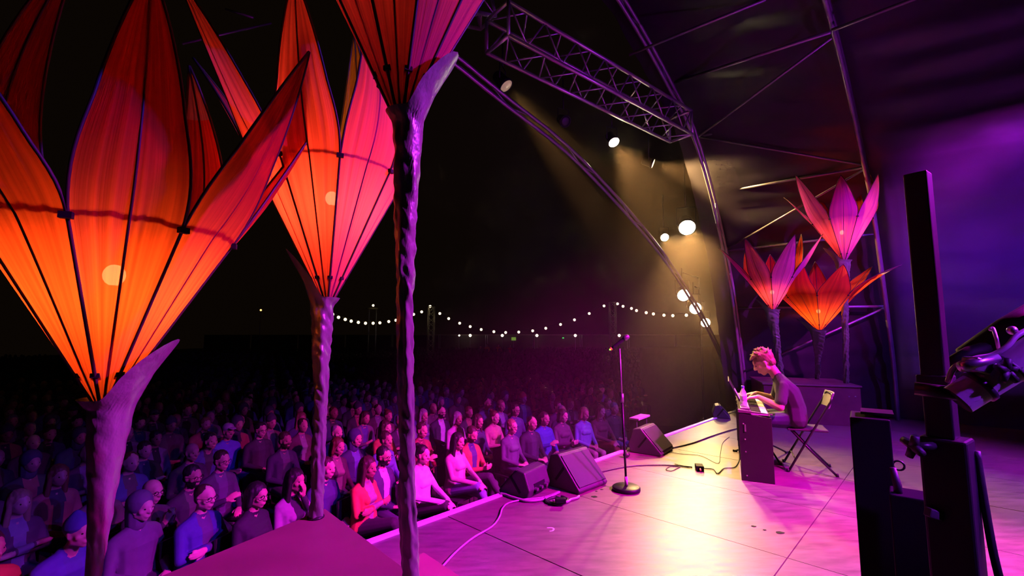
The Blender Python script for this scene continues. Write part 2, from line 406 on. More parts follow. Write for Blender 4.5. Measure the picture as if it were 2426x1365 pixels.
for (px, py), lb in [((1970, 72), 'roof pipe running back from the top of the second arch'), ((2045, 236), 'roof pipe running back above the black mast'),
                     ((2066, 376), 'violet-lit wall pipe running back behind the black mast'), ((2082, 552), 'dim wall pipe at the height of the tallest flower'), ((2108, 696), 'short wall pipe in the violet smoke')]:
    a = PL(px, py, TB); pipe(a, a + NN * 2.7, lb, 0.02)
pipe(PL(1490, 130, 0.0) , PL(1960, -60, TB), 'upper roof pipe leaving the frame at the top', 0.02)
pipe(AT(432, 104, 5.5), AT(642, 55, 6.2), 'faint violet pipe between the two left flowers', 0.015)
pipe(AT(535, 22, 5.2), AT(600, 42, 5.2), 'short violet pipe at the top of the left frame', 0.015)
pipe(AT(0, 200, 2.6), AT(88, 108, 2.9), 'thin dull red rod at the upper left edge', 0.006)

# box truss hung across the stage front
def box_truss(a, b, half, nb, name, label, m, r=0.024, rl=0.011, group=None):
    mid = (a + b) / 2; o = thing(name, label, 'truss', mid, 0, group)
    ax = (b - a).normalized(); side = ax.cross(V((0, 0, 1)))
    if side.length < 1e-3: side = V((1, 0, 0))
    side.normalize(); up = side.cross(ax)
    cs = [(side * x + up * y) * half for x, y in ((-1, -1), (1, -1), (1, 1), (-1, 1))]
    for c_ in cs: MB().tube([a + c_ - mid, b + c_ - mid], r, 8).build('chord', m, o, True)
    for f in range(4):
        c0, c1 = cs[f], cs[(f + 1) % 4]
        for k in range(nb):
            p = a.lerp(b, k / nb) + (c0 if k % 2 else c1); q = a.lerp(b, (k + 1) / nb) + (c1 if k % 2 else c0)
            MB().tube([p - mid, q - mid], rl, 5).build('lacing_bar', m, o, True)
    for e_ in (a, b):
        mb = MB()
        for f in range(4): mb.tube([e_ + cs[f] - mid, e_ + cs[(f + 1) % 4] - mid], r * .9, 6)
        mb.build('end_frame', m, o, True)
    return o
M_TRUSS = mat('truss_alloy', (0.5, 0.5, 0.52), 0.35, 0.7)
box_truss(FL(1178, 66, 4.7), FL(1612, 300, 4.7), 0.19, 14, 'lighting_truss', 'violet-lit square lattice truss hung across the upper middle', M_TRUSS)
box_truss(FL(960, -20, 4.9), FL(1150, 25, 5.2), 0.14, 5, 'lighting_truss', 'violet truss end showing beside the top of the nearest flower', M_TRUSS)
# ------------------------------------------------------------------ haze on the stage
hz = MB(); _c = [ST(s_, t_, z_) for z_ in (-0.6, 6.2) for s_, t_ in ((1.4, -3.2), (1.4, 0.5), (11.5, 0.5), (11.5, -3.2))]
hz.add(_c, [(3, 2, 1, 0), (4, 5, 6, 7), (0, 1, 5, 4), (1, 2, 6, 5), (2, 3, 7, 6), (3, 0, 4, 7)])
M_HAZE = bpy.data.materials.new('stage_haze'); M_HAZE.use_nodes = True
_n = M_HAZE.node_tree.nodes
for x in list(_n):
    if x.type != 'OUTPUT_MATERIAL': _n.remove(x)
vs_ = _n.new('ShaderNodeVolumeScatter'); vs_.inputs['Density'].default_value = 0.018; vs_.inputs['Anisotropy'].default_value = 0.45
vs_.inputs['Color'].default_value = (1, 0.80, 0.62, 1)
M_HAZE.node_tree.links.new(vs_.outputs[0], _n['Material Output'].inputs['Volume'])
ho = hz.build('stage_haze', M_HAZE); tag(ho, 'thin smoke haze hanging over the stage and front rows', 'haze', kind='stuff')
ho.display_type = 'WIRE'

# a denser puff of smoke drifting by the far side wall
pf = MB(); _c = [ST(s_, t_, z_) for z_ in (0.9, 3.5) for s_, t_ in ((4.2, 2.6), (4.2, 4.6), (8.0, 4.6), (8.0, 2.6))]
pf.add(_c, [(3, 2, 1, 0), (4, 5, 6, 7), (0, 1, 5, 4), (1, 2, 6, 5), (2, 3, 7, 6), (3, 0, 4, 7)])
M_PUFF = bpy.data.materials.new('smoke_puff'); M_PUFF.use_nodes = True; nt = M_PUFF.node_tree; _n = nt.nodes
for x in list(_n):
    if x.type != 'OUTPUT_MATERIAL': _n.remove(x)
tc = _n.new('ShaderNodeTexCoord'); no = _n.new('ShaderNodeTexNoise'); no.inputs['Scale'].default_value = 0.75; no.inputs['Detail'].default_value = 3
nt.links.new(tc.outputs['Object'], no.inputs['Vector'])
mr_ = _n.new('ShaderNodeMapRange'); mr_.inputs[1].default_value = .45; mr_.inputs[2].default_value = .72; mr_.inputs[3].default_value = 0; mr_.inputs[4].default_value = .07
nt.links.new(no.outputs['Fac'], mr_.inputs[0])
gd = _n.new('ShaderNodeVolumeScatter'); nt.links.new(mr_.outputs[0], gd.inputs['Density']); gd.inputs['Anisotropy'].default_value = .2; gd.inputs['Color'].default_value = (.55, .5, 1, 1)
nt.links.new(gd.outputs[0], _n['Material Output'].inputs['Volume'])
po = pf.build('smoke_cloud', M_PUFF); tag(po, 'violet-lit cloud of stage smoke at the right edge', 'smoke', kind='stuff'); po.display_type = 'WIRE'

# ------------------------------------------------------------------ stage lanterns
M_LENS_ON = mat('lamp_lens_lit', (1, .9, .7), 0.2, emit=(1.0, 0.78, 0.45), estr=60, vary=0)
M_LENS_MID = mat('lamp_lens_half_lit', (1, .9, .7), 0.2, emit=(1.0, 0.72, 0.36), estr=9, vary=0)
M_LENS_DIM = mat('lamp_lens_dim', (.5, .45, .35), 0.15, emit=(1.0, 0.66, 0.3), estr=0.22, vary=0)
def par_can(px, py, Y, r, target, lens, power, label, angle=50, hang=0.5, blend=0.6, hood=True):
    P = AT(px, py, Y); o = thing('par_can', label, 'stage light', P, 0, 'amber stage lanterns over the crowd edge')
    d = (V(target) - P).normalized(); M = d.to_track_quat('Z', 'Y').to_matrix()
    MB().lathe([(r * .55, -r * 2.6), (r * .8, -r * 2.3), (r * .95, -r * .6), (r * 1.08, -r * .5), (r * 1.08, 0.0), (r * .98, 0.0), (r * .97, -r * .12)], 20, (0, 0, 0), M).build('housing', M_BLKMETAL, o, True)
    MB().lathe([(r * .95, -r * .10), (r * .95, -r * .08), (r * .6, -r * .03), (0.001, 0.0)], 20, (0, 0, 0), M).build('lens', lens, o, True)
    side = (M @ V((1, 0, 0))).normalized(); top = V((0, 0, 1)) * (r * 2.2)
    MB().tube([side * r * 1.12 - d * r, side * r * 1.12 - d * r + top, -side * r * 1.12 - d * r + top, -side * r * 1.12 - d * r], r * .09, 6).build('yoke', M_BLKMETAL, o, True)
    MB().tube([top - d * r, top - d * r + V((0, 0, hang))], r * .13, 6).build('hanger', M_BLKMETAL, o, True)
    if power:
        l = spot('lantern_beam', P + d * 0.02, target, power, WARM, angle, blend, r * .8)
        l.parent = o; l.location = d * 0.03
    return o
CEN = V((2.2, 3.9, 0)); KPLY = V((2.75, 5.1, 1.0))
par_can(1628, 540, 8.8, 0.16, V((2.1, 4.0, 0)), M_LENS_ON, 1400, 'brightest round amber lantern, largest of the row on the right', 38, 0.9)
par_can(1575, 563, 9.3, 0.085, KPLY, M_LENS_ON, 700, 'small amber lantern just left of the brightest one', 40, 0.7)
par_can(1455, 338, 7.4, 0.095, KPLY, M_LENS_ON, 900, 'bright amber lantern alone below the middle of the truss', 44, 0.6)
par_can(1548, 388, 8.2, 0.085, ST(7.2, 1.7, 3.4), M_LENS_MID, 1600, 'half-turned amber lantern between the truss and the bright cluster', 46, 0.6)
par_can(1200, 205, 6.0, 0.10, KPLY + V((-.2, 0, .1)), M_LENS_DIM, 900, 'faint amber lantern at the left end of the row', 24, 0.5)
par_can(1340, 288, 6.8, 0.085, ST(1.5, 4.2, 0.5), M_BLKMETAL, 0, 'unlit dark lantern between the faint and the bright one', 40, 0.5)
par_can(1620, 700, 11.0, 0.15, CEN + V((1, 1, 0)), M_LENS_ON, 130, 'upper of three amber lanterns low on the right tower', 45, 0.3)
par_can(1648, 731, 11.4, 0.15, CEN + V((1.6, 1, 0)), M_LENS_ON, 130, 'middle of three amber lanterns low on the right tower', 45, 0.3)
par_can(1672, 765, 11.8, 0.12, CEN + V((2, 1, 0)), M_LENS_ON, 130, 'lowest of three amber lanterns low on the right tower', 45, 0.3)
# the dark wind-up mast that carries the three low lanterns
pm = AT(1665, 900, 11.9); mast = thing('lantern_mast', 'thin dark mast carrying the three low amber lanterns', 'light stand', V((pm.x, pm.y, GROUND)))
MB().tube([(0, 0, 0), (0, 0, 4.3)], 0.03, 8).build('pole', M_BLKMETAL, mast, True)
for k in range(3):
    a = k * 2 * PI / 3; MB().tube([(0, 0, .7), (math.cos(a) * .7, math.sin(a) * .7, .02)], 0.018, 6).build('leg', M_BLKMETAL, mast, True)
for py_, Yd, px_ in ((700, 11.0, 1620), (731, 11.4, 1648), (765, 11.8, 1672)):
    q = AT(px_, py_, Yd); MB().tube([V((0, 0, q.z + .55 - GROUND)), V((q.x - pm.x, q.y - pm.y, q.z + .55 - GROUND))], 0.015, 6).build('side_arm', M_BLKMETAL, mast, True)

# ------------------------------------------------------------------ the cloth flowers
P_ORANGE = petal_mat('petal_orange_cloth', (0.60, 0.06, 0.03), (1.0, 0.115, 0.024))
P_RED = petal_mat('petal_red_cloth', (0.62, 0.05, 0.07), (1.0, 0.075, 0.06))
P_AMBER = petal_mat('petal_amber_cloth', (0.75, 0.28, 0.04), (1.0, 0.42, 0.05))
P_PINK = petal_mat('petal_crimson_cloth', (0.58, 0.05, 0.20), (1.0, 0.055, 0.10))
P_CREAM = petal_mat('petal_cream_cloth', (0.8, 0.68, 0.4), (0.9, 0.7, 0.4))
def satin():
    m = bpy.data.materials.new('stem_satin'); m.use_nodes = True; nt = m.node_tree; b = nt.nodes['Principled BSDF']
    b.inputs['Base Color'].default_value = (0.17, 0.36, 0.17, 1); b.inputs['Roughness'].default_value = 0.30
    b.inputs['Metallic'].default_value = 0.35
    tc = nt.nodes.new('ShaderNodeTexCoord'); n1 = nt.nodes.new('ShaderNodeTexNoise'); n1.inputs['Scale'].default_value = 26; n1.inputs['Detail'].default_value = 3
    mp = nt.nodes.new('ShaderNodeMapping'); mp.inputs['Scale'].default_value = (1, 1, 0.7)
    nt.links.new(tc.outputs['Object'], mp.inputs[0]); nt.links.new(mp.outputs[0], n1.inputs['Vector'])
    bp = nt.nodes.new('ShaderNodeBump'); bp.inputs['Strength'].default_value = 0.35; bp.inputs['Distance'].default_value = 0.02
    nt.links.new(n1.outputs['Fac'], bp.inputs['Height']); nt.links.new(bp.outputs[0], b.inputs['Normal'])
    return m
M_SATIN = satin()
M_FRAME = mat('petal_frame_rod', (0.03, 0.012, 0.01), 0.6)
M_BULB = mat('flower_bulb', (1, .9, .7), 0.3, emit=(1.0, 0.72, 0.36), estr=22, vary=0)

def petal_mesh(R, hr, N, phi, r_tip, h_tip, up_bulge, seed, cream=None, wide=1.08):
    nu, nv = 18, 34; half = PI / N; co = []; uvs = []
    rad = V((math.sin(phi), -math.cos(phi), 0)); tan = V((math.cos(phi), math.sin(phi), 0)); Z = V((0, 0, 1))
    rc_ring = R * math.cos(half); L1 = math.hypot(rc_ring, hr); L2 = math.hypot(r_tip - rc_ring, h_tip - hr); vr = L1 / (L1 + L2)
    rows = []
    for j in range(nv + 1):
        v = j / nv
        if v <= vr:
            f = max(v / vr, 0.02); rc = rc_ring * f + 0.012 * (1 - f); h = hr * f; w = (R * f + 0.012 * (1 - f)) * math.sin(half); bul = 0.10 * w
        else:
            g = (v - vr) / (1 - vr)
            # leaves the cone along its slope, then heads for the tip
            c0 = V((rc_ring, hr)); c1 = V((rc_ring * (1 + .45 * L2 / L1), hr + .45 * L2 * hr / L1)); c2 = V((r_tip, h_tip))
            q = c0 * (1 - g) ** 2 + c1 * 2 * g * (1 - g) + c2 * g * g
            rc, h = q.x, q.y
            w = R * math.sin(half) * max(0.004, (1 + (wide - 1) * math.sin(PI * min(1, g * 2.2))) * (1 - g ** 1.9) ** 0.9)
            bul = w * (0.10 + up_bulge * g * (1 - g) * 2)
        rows.append((v, rc, h, w, bul))
    for v, rc, h, w, bul in rows:
        for i in range(nu + 1):
            u = -1 + 2 * i / nu
            rip = 0.010 * noise.noise(V((u * 5.5 + seed * 3.1, v * 1.3, seed))) * min(1, w * 8)
            rip += 0.004 * noise.noise(V((u * 15 + seed, v * 2.0, seed + 9))) * min(1, w * 8)
            edge = 1 - abs(u) ** 6
            co.append(rad * (rc + bul * (1 - u * u) + rip * edge) + tan * (u * w) + Z * h); uvs.append(((u + 1) / 2 + seed * 1.7, v))
    fs = []; mi = []
    for j in range(nv):
        for i in range(nu):
            fs.append((j * (nu + 1) + i, j * (nu + 1) + i + 1, (j + 1) * (nu + 1) + i + 1, (j + 1) * (nu + 1) + i)); mi.append(1 if cream and (j / nv) > cream else 0)
    me = bpy.data.meshes.new('petal'); me.from_pydata([tuple(c) for c in co], [], fs)
    ul = me.uv_layers.new(name='UVMap')
    for lp in me.loops: ul.data[lp.index].uv = uvs[lp.vertex_index]
    me.polygons.foreach_set('material_index', mi); me.polygons.foreach_set('use_smooth', [True] * len(fs))
    L = [rad * (r[1]) - tan * r[3] + Z * r[2] for r in rows]; Rr = [rad * (r[1]) + tan * r[3] + Z * r[2] for r in rows]
    Cc = [rad * (r[1] + r[4] - 0.004) + Z * r[2] for r in rows]
    return me, L, Rr, Cc

D = math.radians
def flower(label, base, bloom, R, hr, N, phase, petals, mats, group, sepal_dir, stem_r=(0.022, 0.03, 0.055), bulb_p=30, bulb_h=0.55, sep_h=0.28, bulb_r=0.028, fr=0.0045, tilt=(0, 0), bulb_off=(0, 0), cap=True, bc=(1.0, 0.50, 0.16)):
    """petals: list of (r_tip, h_tip, material key, cream-from)"""
    o = thing('cloth_flower', label, 'flower', base, 0, group)
    top = thing_offset = bloom - base
    RT = Matrix.Rotation(tilt[0], 3, 'X') @ Matrix.Rotation(tilt[1], 3, 'Y')
    for k in range(N):
        rt, ht, mk, cr = petals[k % len(petals)]; phi = phase + 2 * PI * k / N
        me, L, Rr, Cc = petal_mesh(R, hr, N, phi, rt, ht, 0.35, k + label.__len__() * .37, cr)
        me.transform(Matrix.Translation(top) @ RT.to_4x4())
        me.materials.append(mats[mk]); me.materials.append(P_CREAM)
        p = link('petal', me, None, o)
        mb = MB(); mb.tube([top + RT @ c for c in L + Rr[::-1]], fr, 6)
        mb.build('edge_piping', M_FRAME, p, True)
        MB().tube([top + RT @ c for c in Cc], fr * .8, 5).build('centre_rib', M_FRAME, p, True)
    ring = []
    for k in range(N + 1):
        a = phase + 2 * PI * (k + .5) / N; ring.append(top + RT @ V((math.sin(a) * R * .955, -math.cos(a) * R * .955, hr)))
    MB().tube(ring, fr * .9, 6).build('hoop', M_FRAME, o, True)
    for f_, sc in ((1.0, 1.0), (0.20, 0.8)):
        for k in range(N):
            a = phase + 2 * PI * (k + .5) / N; c = top + RT @ V((math.sin(a) * (R * f_ + .006), -math.cos(a) * (R * f_ + .006), hr * f_))
            Mz = Matrix.Rotation(a, 3, 'Z')
            MB().box(c, (0.026 * sc, 0.014, 0.016 * sc), Mz).build('clip', M_BLACK, o)
    # stem pole and gathered satin sleeve with its sepal
    MB().tube([(0, 0, 0), top * 0.5, top], 0.016, 8).build('pole', M_BLKMETAL, o, True)
    nphi, nz = 44, 170; vs = []; h0 = top.z
    for j in range(nz + 1):
        v = j / nz
        for i in range(nphi):
            ph = 2 * PI * i / nphi; cs = math.cos(ph - sepal_dir)
            lift = 0.03 + (sep_h - 0.03) * max(0.0, cs) ** 2.2
            z_top = h0 + lift; z = v * z_top
            below = h0 - z
            if below > 0:
                u = 1 - below / h0
                g = max(0.0, 1 - below / 0.55)
                r = stem_r[0] + (stem_r[1] - stem_r[0]) * u + (stem_r[2] - stem_r[1]) * g ** 1.6
                off = 0.02 * g
            else:
                r = stem_r[2] * 0.98 + (-below) * (R / hr) * 1.02; off = 0.02 * max(0, 1 - (-below) / .1)
                r = max(r, 0.0)
            wr = noise.noise(V((math.cos(ph) * .8, math.sin(ph) * .8, z * 34 + math.cos(ph - .6) * 1.6 + label.__len__()))) * 0.0075 * (1 if below > -.02 else .2) + noise.noise(V((math.cos(ph) * 1.6, math.sin(ph) * 1.6 + z * 7, 5))) * 0.011 * (1 if below > 0 else .35)
            r += wr * (stem_r[1] / 0.03)
            ctr = top * (min(1.0, z / h0)) if h0 else V()
            vs.append(V((ctr.x + math.cos(ph) * r + math.cos(sepal_dir) * off, ctr.y + math.sin(ph) * r + math.sin(sepal_dir) * off, z)))
    mb = MB(); mb.add(vs, [(a * nphi + b, a * nphi + (b + 1) % nphi, (a + 1) * nphi + (b + 1) % nphi, (a + 1) * nphi + b) for a in range(nz) for b in range(nphi)])
    mb.build('stem_sleeve', M_SATIN, o, True)
    MB().lathe([(0.034, 0), (0.034, 0.006), (0.02, 0.010)], 16).build('base_plate', M_BLKMETAL, o, True)
    bpos = top + RT @ V((bulb_off[0], bulb_off[1], hr * bulb_h))
    bu = MB().ball(bpos, bulb_r, 12, (1, 1, 1.15)).build('bulb', M_BULB, o, True); bu.visible_shadow = False
    MB().tube([top + V((0, 0, 0.02)), bpos - V((0, 0, bulb_r))], 0.008, 6).build('lamp_holder', M_BLACK, o, True)
    # the lamp is a capsule in a cap that throws its light down into the cup; a weak extra light is added for the upper petals
    if cap: MB().lathe([(bulb_r * 2.6, 0), (bulb_r * 2.65, .004), (bulb_r * .8, bulb_r * .7), (.004, bulb_r * .8)], 20, bpos + V((0, 0, bulb_r * 1.25))).build('lamp_cap', M_BLACK, o, True)
    for nm, kind, e_, dz in (('bulb_light', 'POINT', bulb_p, 0), ('upper_petal_fill', 'POINT', bulb_p * (.006 if cap else .05), bulb_r * 4)):
        ld = bpy.data.lights.new(nm, kind); ld.energy = e_; ld.color = bc; ld.shadow_soft_size = bulb_r * 1.1
        lo = bpy.data.objects.new(nm, ld); COL.objects.link(lo); lo.parent = o; lo.location = bpos + RT @ V((0, 0, dz))
    return o
P_MAGENTA_LIT = petal_mat('petal_magenta_lit', (0.50, 0.06, 0.42), (1.0, 0.09, 0.14))  # red cloth with the magenta stage light put into its colour
RED = {'v': P_MAGENTA_LIT, 'r': P_RED, 'o': P_ORANGE, 'a': P_AMBER, 'p': P_PINK}
D = math.radians
def cam_ang(p): return math.atan2(-p.x, p.y)
F1 = [(0.30, 1.20, 'o', None), (0.55, 1.10, 'o', None), (0.59, 1.08, 'o', None), (0.24, 1.20, 'o', .86), (0.22, 1.2, 'o', None), (0.20, 1.46, 'o', None), (0.36, 1.08, 'o', None), (0.46, 0.86, 'o', None)]
F2 = [(0.50, 1.15, 'r', None), (0.25, 1.27, 'p', None), (0.39, 1.20, 'p', None), (0.35, 1.35, 'a', None), (0.25, 1.45, 'a', None), (0.40, 1.2, 'r', None), (0.64, 1.12, 'r', None), (0.62, 1.17, 'r', None)]
gl = 'large cloth flowers on the left riser'
b1 = RP(0.07, 0.80); bl1 = AT(243, 968, 1.35)
flower('huge orange cloth flower glowing at the left edge', b1, bl1, 0.298, 0.50, 8, cam_ang(bl1) + D(4), F1,
       RED, gl, D(18), (0.014, 0.016, 0.056), 11, 0.78, 0.20)
b2 = RP(0.05, 0.07); bl2 = AT(776, 722, 2.0)
flower('red cloth flower with a bright bulb, second from the left', b2, bl2, 0.30, 0.57, 8, cam_ang(bl2) + D(-18), F2,
       RED, gl, D(202), (0.026, 0.03, 0.05), 15, 0.84, 0.24, cap=False)
b3 = FL(972, 1408, RZ); bl3 = AT(950, 292, 1.25)
flower('nearest dark red cloth flower cut by the top of the frame', b3, bl3, 0.33, 0.62, 8, cam_ang(bl3) + D(-10),
       [(0.34, 1.2, 'r', None), (0.6, 1.15, 'p', None), (0.6, 1.1, 'p', None), (0.5, 1.1, 'r', None), (0.5, 1.1, 'r', None), (0.6, 1.15, 'r', None), (0.6, 1.15, 'r', None), (0.6, 1.15, 'r', None)],
       RED, gl, D(8), (0.026, 0.024, 0.042), 1.3, 0.95, 0.22)
g3 = 'cloth flowers on the far riser'
fb = FL(1852, 905, FZ); bl = AT(1832, 738, 7.4)
flower('pink-lit cloth flower standing behind the pianist', fb, bl, 0.36, 0.52, 7, cam_ang(bl) + D(-26), [(0.75, 1.12, 'v', None), (0.78, 1.1, 'v', None), (0.75, 1.18, 'v', None), (0.6, 1.3, 'o', None), (0.4, 1.0, 'o', None), (0.42, 1.2, 'o', None), (0.78, 1.1, 'v', None)], RED, g3, D(150), (0.04, 0.055, 0.10), 7, .6, .22, 0.03)
fb = FP(1.06, 1.06, FZ); bl = AT(1942, 786, 7.4)
flower('orange cloth flower, lowest and widest of the far three', fb, bl, 0.50, 0.55, 7, cam_ang(bl) + D(-26), [(0.40, 1.11, 'o', None), (0.80, 0.98, 'o', None), (1.08, .97, 'o', .82), (1.0, 1.08, 'o', None), (0.4, 1.2, 'o', None), (0.5, 1.13, 'o', None), (0.62, .94, 'o', None)], RED, g3, D(150), (0.035, 0.05, 0.115), 14, .6, .22, 0.03)
fb = FP(1.29, 0.38, FZ); bl = AT(2000, 622, 6.85)
flower('tallest purple-lit cloth flower on the far riser', fb, bl, 0.38, 0.62, 7, cam_ang(bl) + D(5), [(0.4, 1.25, 'v', None), (0.56, 1.2, 'v', None), (0.40, 1.37, 'o', None), (0.5, 1.6, 'o', None), (0.54, 1.2, 'o', None), (0.75, 1.17, 'v', None), (0.72, 1.34, 'v', None)], RED, g3, D(150), (0.035, 0.05, 0.10), 6, .75, .25, 0.03)
# ------------------------------------------------------------------ stage equipment
M_WEDGE = mat('wedge_paint', (0.055, 0.053, 0.055), 0.5, bump=0.2, bscale=160)
M_GRILLE = mat('speaker_grille', (0.05, 0.05, 0.055), 0.38, 0.3, bump=0.6, bscale=420)
def wedge(label, pos, rz, w=0.50, d=0.42, h=0.36, connectors=False):
    """floor monitor: local +y is the way the grille faces"""
    o = thing('wedge_monitor', label, 'stage monitor', pos, rz, 'floor wedges along the stage edge')
    prof = [(-d * .42, 0), (d * .46, 0), (d * .50, h * .10), (-d * .10, h), (-d * .34, h * .93), (-d * .50, h * .30)]
    MB().prism([V((-w / 2, y, z)) for y, z in prof], 0, V((w, 0, 0))).build('cabinet', M_WEDGE, o, bevel=0.012)
    y0, z0 = prof[2]; y1, z1 = prof[3]; nrm = V((0, (z1 - z0), (y0 - y1))).normalized()
    a = V((0, y0, z0)).lerp(V((0, y1, z1)), .07) + nrm * .002; b = V((0, y0, z0)).lerp(V((0, y1, z1)), .93) + nrm * .002
    MB().prism([a + V((-w * .46, 0, 0)), a + V((w * .46, 0, 0)), b + V((w * .46, 0, 0)), b + V((-w * .46, 0, 0))], 0, nrm * 0.010).build('grille', M_GRILLE, o, bevel=0.004)
    for sx in (-1, 1):
        MB().box((sx * (w / 2 + .002), -d * .05, h * .45), (0.006, 0.17, 0.022), Matrix.Rotation(0.9, 3, 'X')).build('handle_slot', M_BLACK, o)
    if connectors:
        MB().box((0, -d * .47, h * .30), (w * .5, 0.02, h * .34), Matrix.Rotation(-.25, 3, 'X')).build('connector_panel', M_BLACK, o)
        for k in range(3):
            MB().tube([V((-.08 + .08 * k, -d * .49, h * .3)), V((-.08 + .08 * k, -d * .49 - .03, h * .3))], .014, 10).build('plug', M_ALU, o)
    return o
FACE_UP = math.atan2(NN.y, NN.x) - PI / 2        # rotation that turns local +y upstage
wedge('small wedge monitor turned away, its flat back lit cream', FL(1243, 1163), FACE_UP + PI + .15, 0.36, 0.34, 0.235, True)
wedge('large wedge monitor facing upstage, middle of the three', FL(1366, 1148), FACE_UP - .05, 0.44, 0.42, 0.315)
wedge('wedge monitor beyond the microphone stand', FL(1543, 1068), FACE_UP + .1, 0.44, 0.42, 0.30)
wedge('small dark wedge beside the far end of the keyboard', FL(1708, 988), FACE_UP + .4, 0.32, 0.28, 0.22)
o = thing('speaker_lid', 'flat grey box lid lying behind the far wedge monitor', 'lid', FL(1537, 1042), FACE_UP + .1)
MB().box((0, -.12, .29), (.40, .14, .025)).build('panel', mat('grey_lid', (.4, .38, .34), .5), o, bevel=.004)
for sx in (-1, 1): MB().box((sx * .17, -.14, .139), (.02, .1, .278)).build('leg', M_WEDGE, o)

# microphone on a round-based stand
mb_ = FL(1484, 1161); o = thing('microphone_stand', 'black straight microphone stand on a heavy round base', 'microphone stand', mb_)
MB().lathe([(0.125, 0), (0.128, 0.006), (0.128, 0.026), (0.118, 0.034), (0.02, 0.037)], 36).build('base', M_BLKMETAL, o, True)
top = AT(1468, 826, mb_.y) - mb_; mid = top * 0.62
MB().tube([(0, 0, .036), mid], 0.0105, 12).build('lower_tube', M_BLKMETAL, o, True)
MB().tube([mid * .985, mid * 1.0 + V((0, 0, .07))], 0.016, 12).build('clutch', M_STEEL, o, True)
MB().tube([mid, top], 0.007, 10).build('upper_tube', M_STEEL, o, True)
MB().tube([(0, 0, .04), (0, 0, .12)], 0.015, 12).build('collar', M_WHITE, o, True)
mt = mb_ + top; mdir = (AT(1487, 798, mb_.y) - AT(1452, 824, mb_.y)).normalized(); mc = AT(1466, 813, mb_.y)
MB().tube([mt, mt + V((0, 0, .012)), mc - mdir * .01], 0.009, 8).build('swivel', M_BLACK, o, True)
o = thing('microphone', 'handheld radio microphone with a red and green lit end', 'microphone', mc)
MB().tube([-mdir * .085, -mdir * .06, mdir * .05, mdir * .062], [.013, .015, .019, .020], 14).build('body', M_BLKMETAL, o, True)
MB().tube([mdir * .060, mdir * .066, mdir * .085, mdir * .105, mdir * .118, mdir * .122], [.021, .0255, .0265, .025, .017, .005], 16).build('grille_ball', mat('mic_mesh', (.25, .24, .27), .35, .8, bump=.5, bscale=500), o, True)
MB().tube([-mdir * .100, -mdir * .085], .0135, 12).build('colour_ring', mat('mic_red', (.9, .1, .03), .4, emit=(1, .1, .02), estr=.6, vary=0), o, True)
MB().ball(-mdir * .106, .008, 10).build('status_light', mat('mic_green', (.2, .9, .1), .4, emit=(.35, 1, .1), estr=2.0, vary=0), o, True)

# keyboard in its cabinet
K_L = V((.423, .906, 0)); K_W = V((.906, -.423, 0)); K_O = FL(1757, 1138)
def KW(w, l, z): return K_O + K_W * w + K_L * l + V((0, 0, z))
def kb(mb, w0, w1, l0, l1, z0, z1, dz=0.0):
    """box in the cabinet frame; dz lowers the front (player) edge of its top"""
    P = [KW(w0, l0, z0), KW(w1, l0, z0), KW(w1, l1, z0), KW(w0, l1, z0), KW(w0, l0, z1), KW(w1, l0, z1 - dz), KW(w1, l1, z1 - dz), KW(w0, l1, z1)]
    return mb.add([p - K_O for p in P], [(3, 2, 1, 0), (4, 5, 6, 7), (0, 1, 5, 4), (1, 2, 6, 5), (2, 3, 7, 6), (3, 0, 4, 7)])
M_CAB = mat('cabinet_black', (0.025, 0.02, 0.024), 0.4, vary=.15, scale=4)
M_CABTOP = mat('cabinet_top', (0.16, 0.13, 0.14), 0.45)
KLEN = 1.36
pno = thing('keyboard_cabinet', 'black upright keyboard cabinet the player leans over', 'piano', K_O)
kb(MB(), 0.0, 0.29, 0.0, 0.03, 0.0, 0.655, .035).build('side_panel', M_CAB, pno, bevel=.003)
kb(MB(), 0.0, 0.29, KLEN - .03, KLEN, 0.0, 0.655, .035).build('side_panel', M_CAB, pno, bevel=.003)
kb(MB(), -0.005, 0.30, -0.004, 0.035, 0.656, 0.69, .035).build('cheek_block', M_CABTOP, pno, bevel=.004)
kb(MB(), -0.005, 0.30, KLEN - .035, KLEN + .004, 0.656, 0.69, .035).build('cheek_block', M_CABTOP, pno, bevel=.004)
kb(MB(), 0.0, 0.018, 0.032, KLEN - .032, 0.17, 0.685).build('back_panel', M_CAB, pno)
for k in range(4):
    kb(MB(), -0.008, 0.0, 0.10 + .31 * k, 0.13 + .31 * k, 0.17, 0.685).build('back_rib', M_CAB, pno)
kb(MB(), 0.02, 0.285, 0.032, KLEN - .032, 0.575, 0.635).build('key_bed', M_CAB, pno, bevel=.003)
kb(MB(), 0.02, 0.105, 0.036, KLEN - .036, 0.635, 0.70).build('control_panel', M_CABTOP, pno, bevel=.003)
kb(MB(), 0.0, 0.012, 0.03, KLEN - .03, .02, .10).build('foot_rail', M_CAB, pno)
nk = 52; kw_ = (KLEN - .12) / nk; mbk = MB(); mbb = MB()
for k in range(nk):
    l0 = .06 + k * kw_; kb(mbk, .115, .265, l0 + .001, l0 + kw_ - .001, .637, .656)
    if k % 7 not in (2, 6): kb(mbb, .115, .205, l0 + kw_ * .72, l0 + kw_ * 1.28, .656, .668)
mbk.build('white_keybank', mat('ivory_keys', (.85, .83, .8), .3), pno)['kind'] = 'stuff'
mbb.build('black_keybank', M_BLACK, pno)['kind'] = 'stuff'
for w, z in ((.04, .55), (.05, .40), (.05, .28), (.05, .05)):
    MB().ball(KW(w, -.002, z) - K_O, .007, 8).build('bolt_head', M_ALU, pno)
MB().box(KW(.055, -.003, .51) - K_O, (.014, .004, .07), Matrix.Rotation(math.atan2(K_W.y, K_W.x), 3, 'Z')).build('hinge_tag', M_ALU, pno)
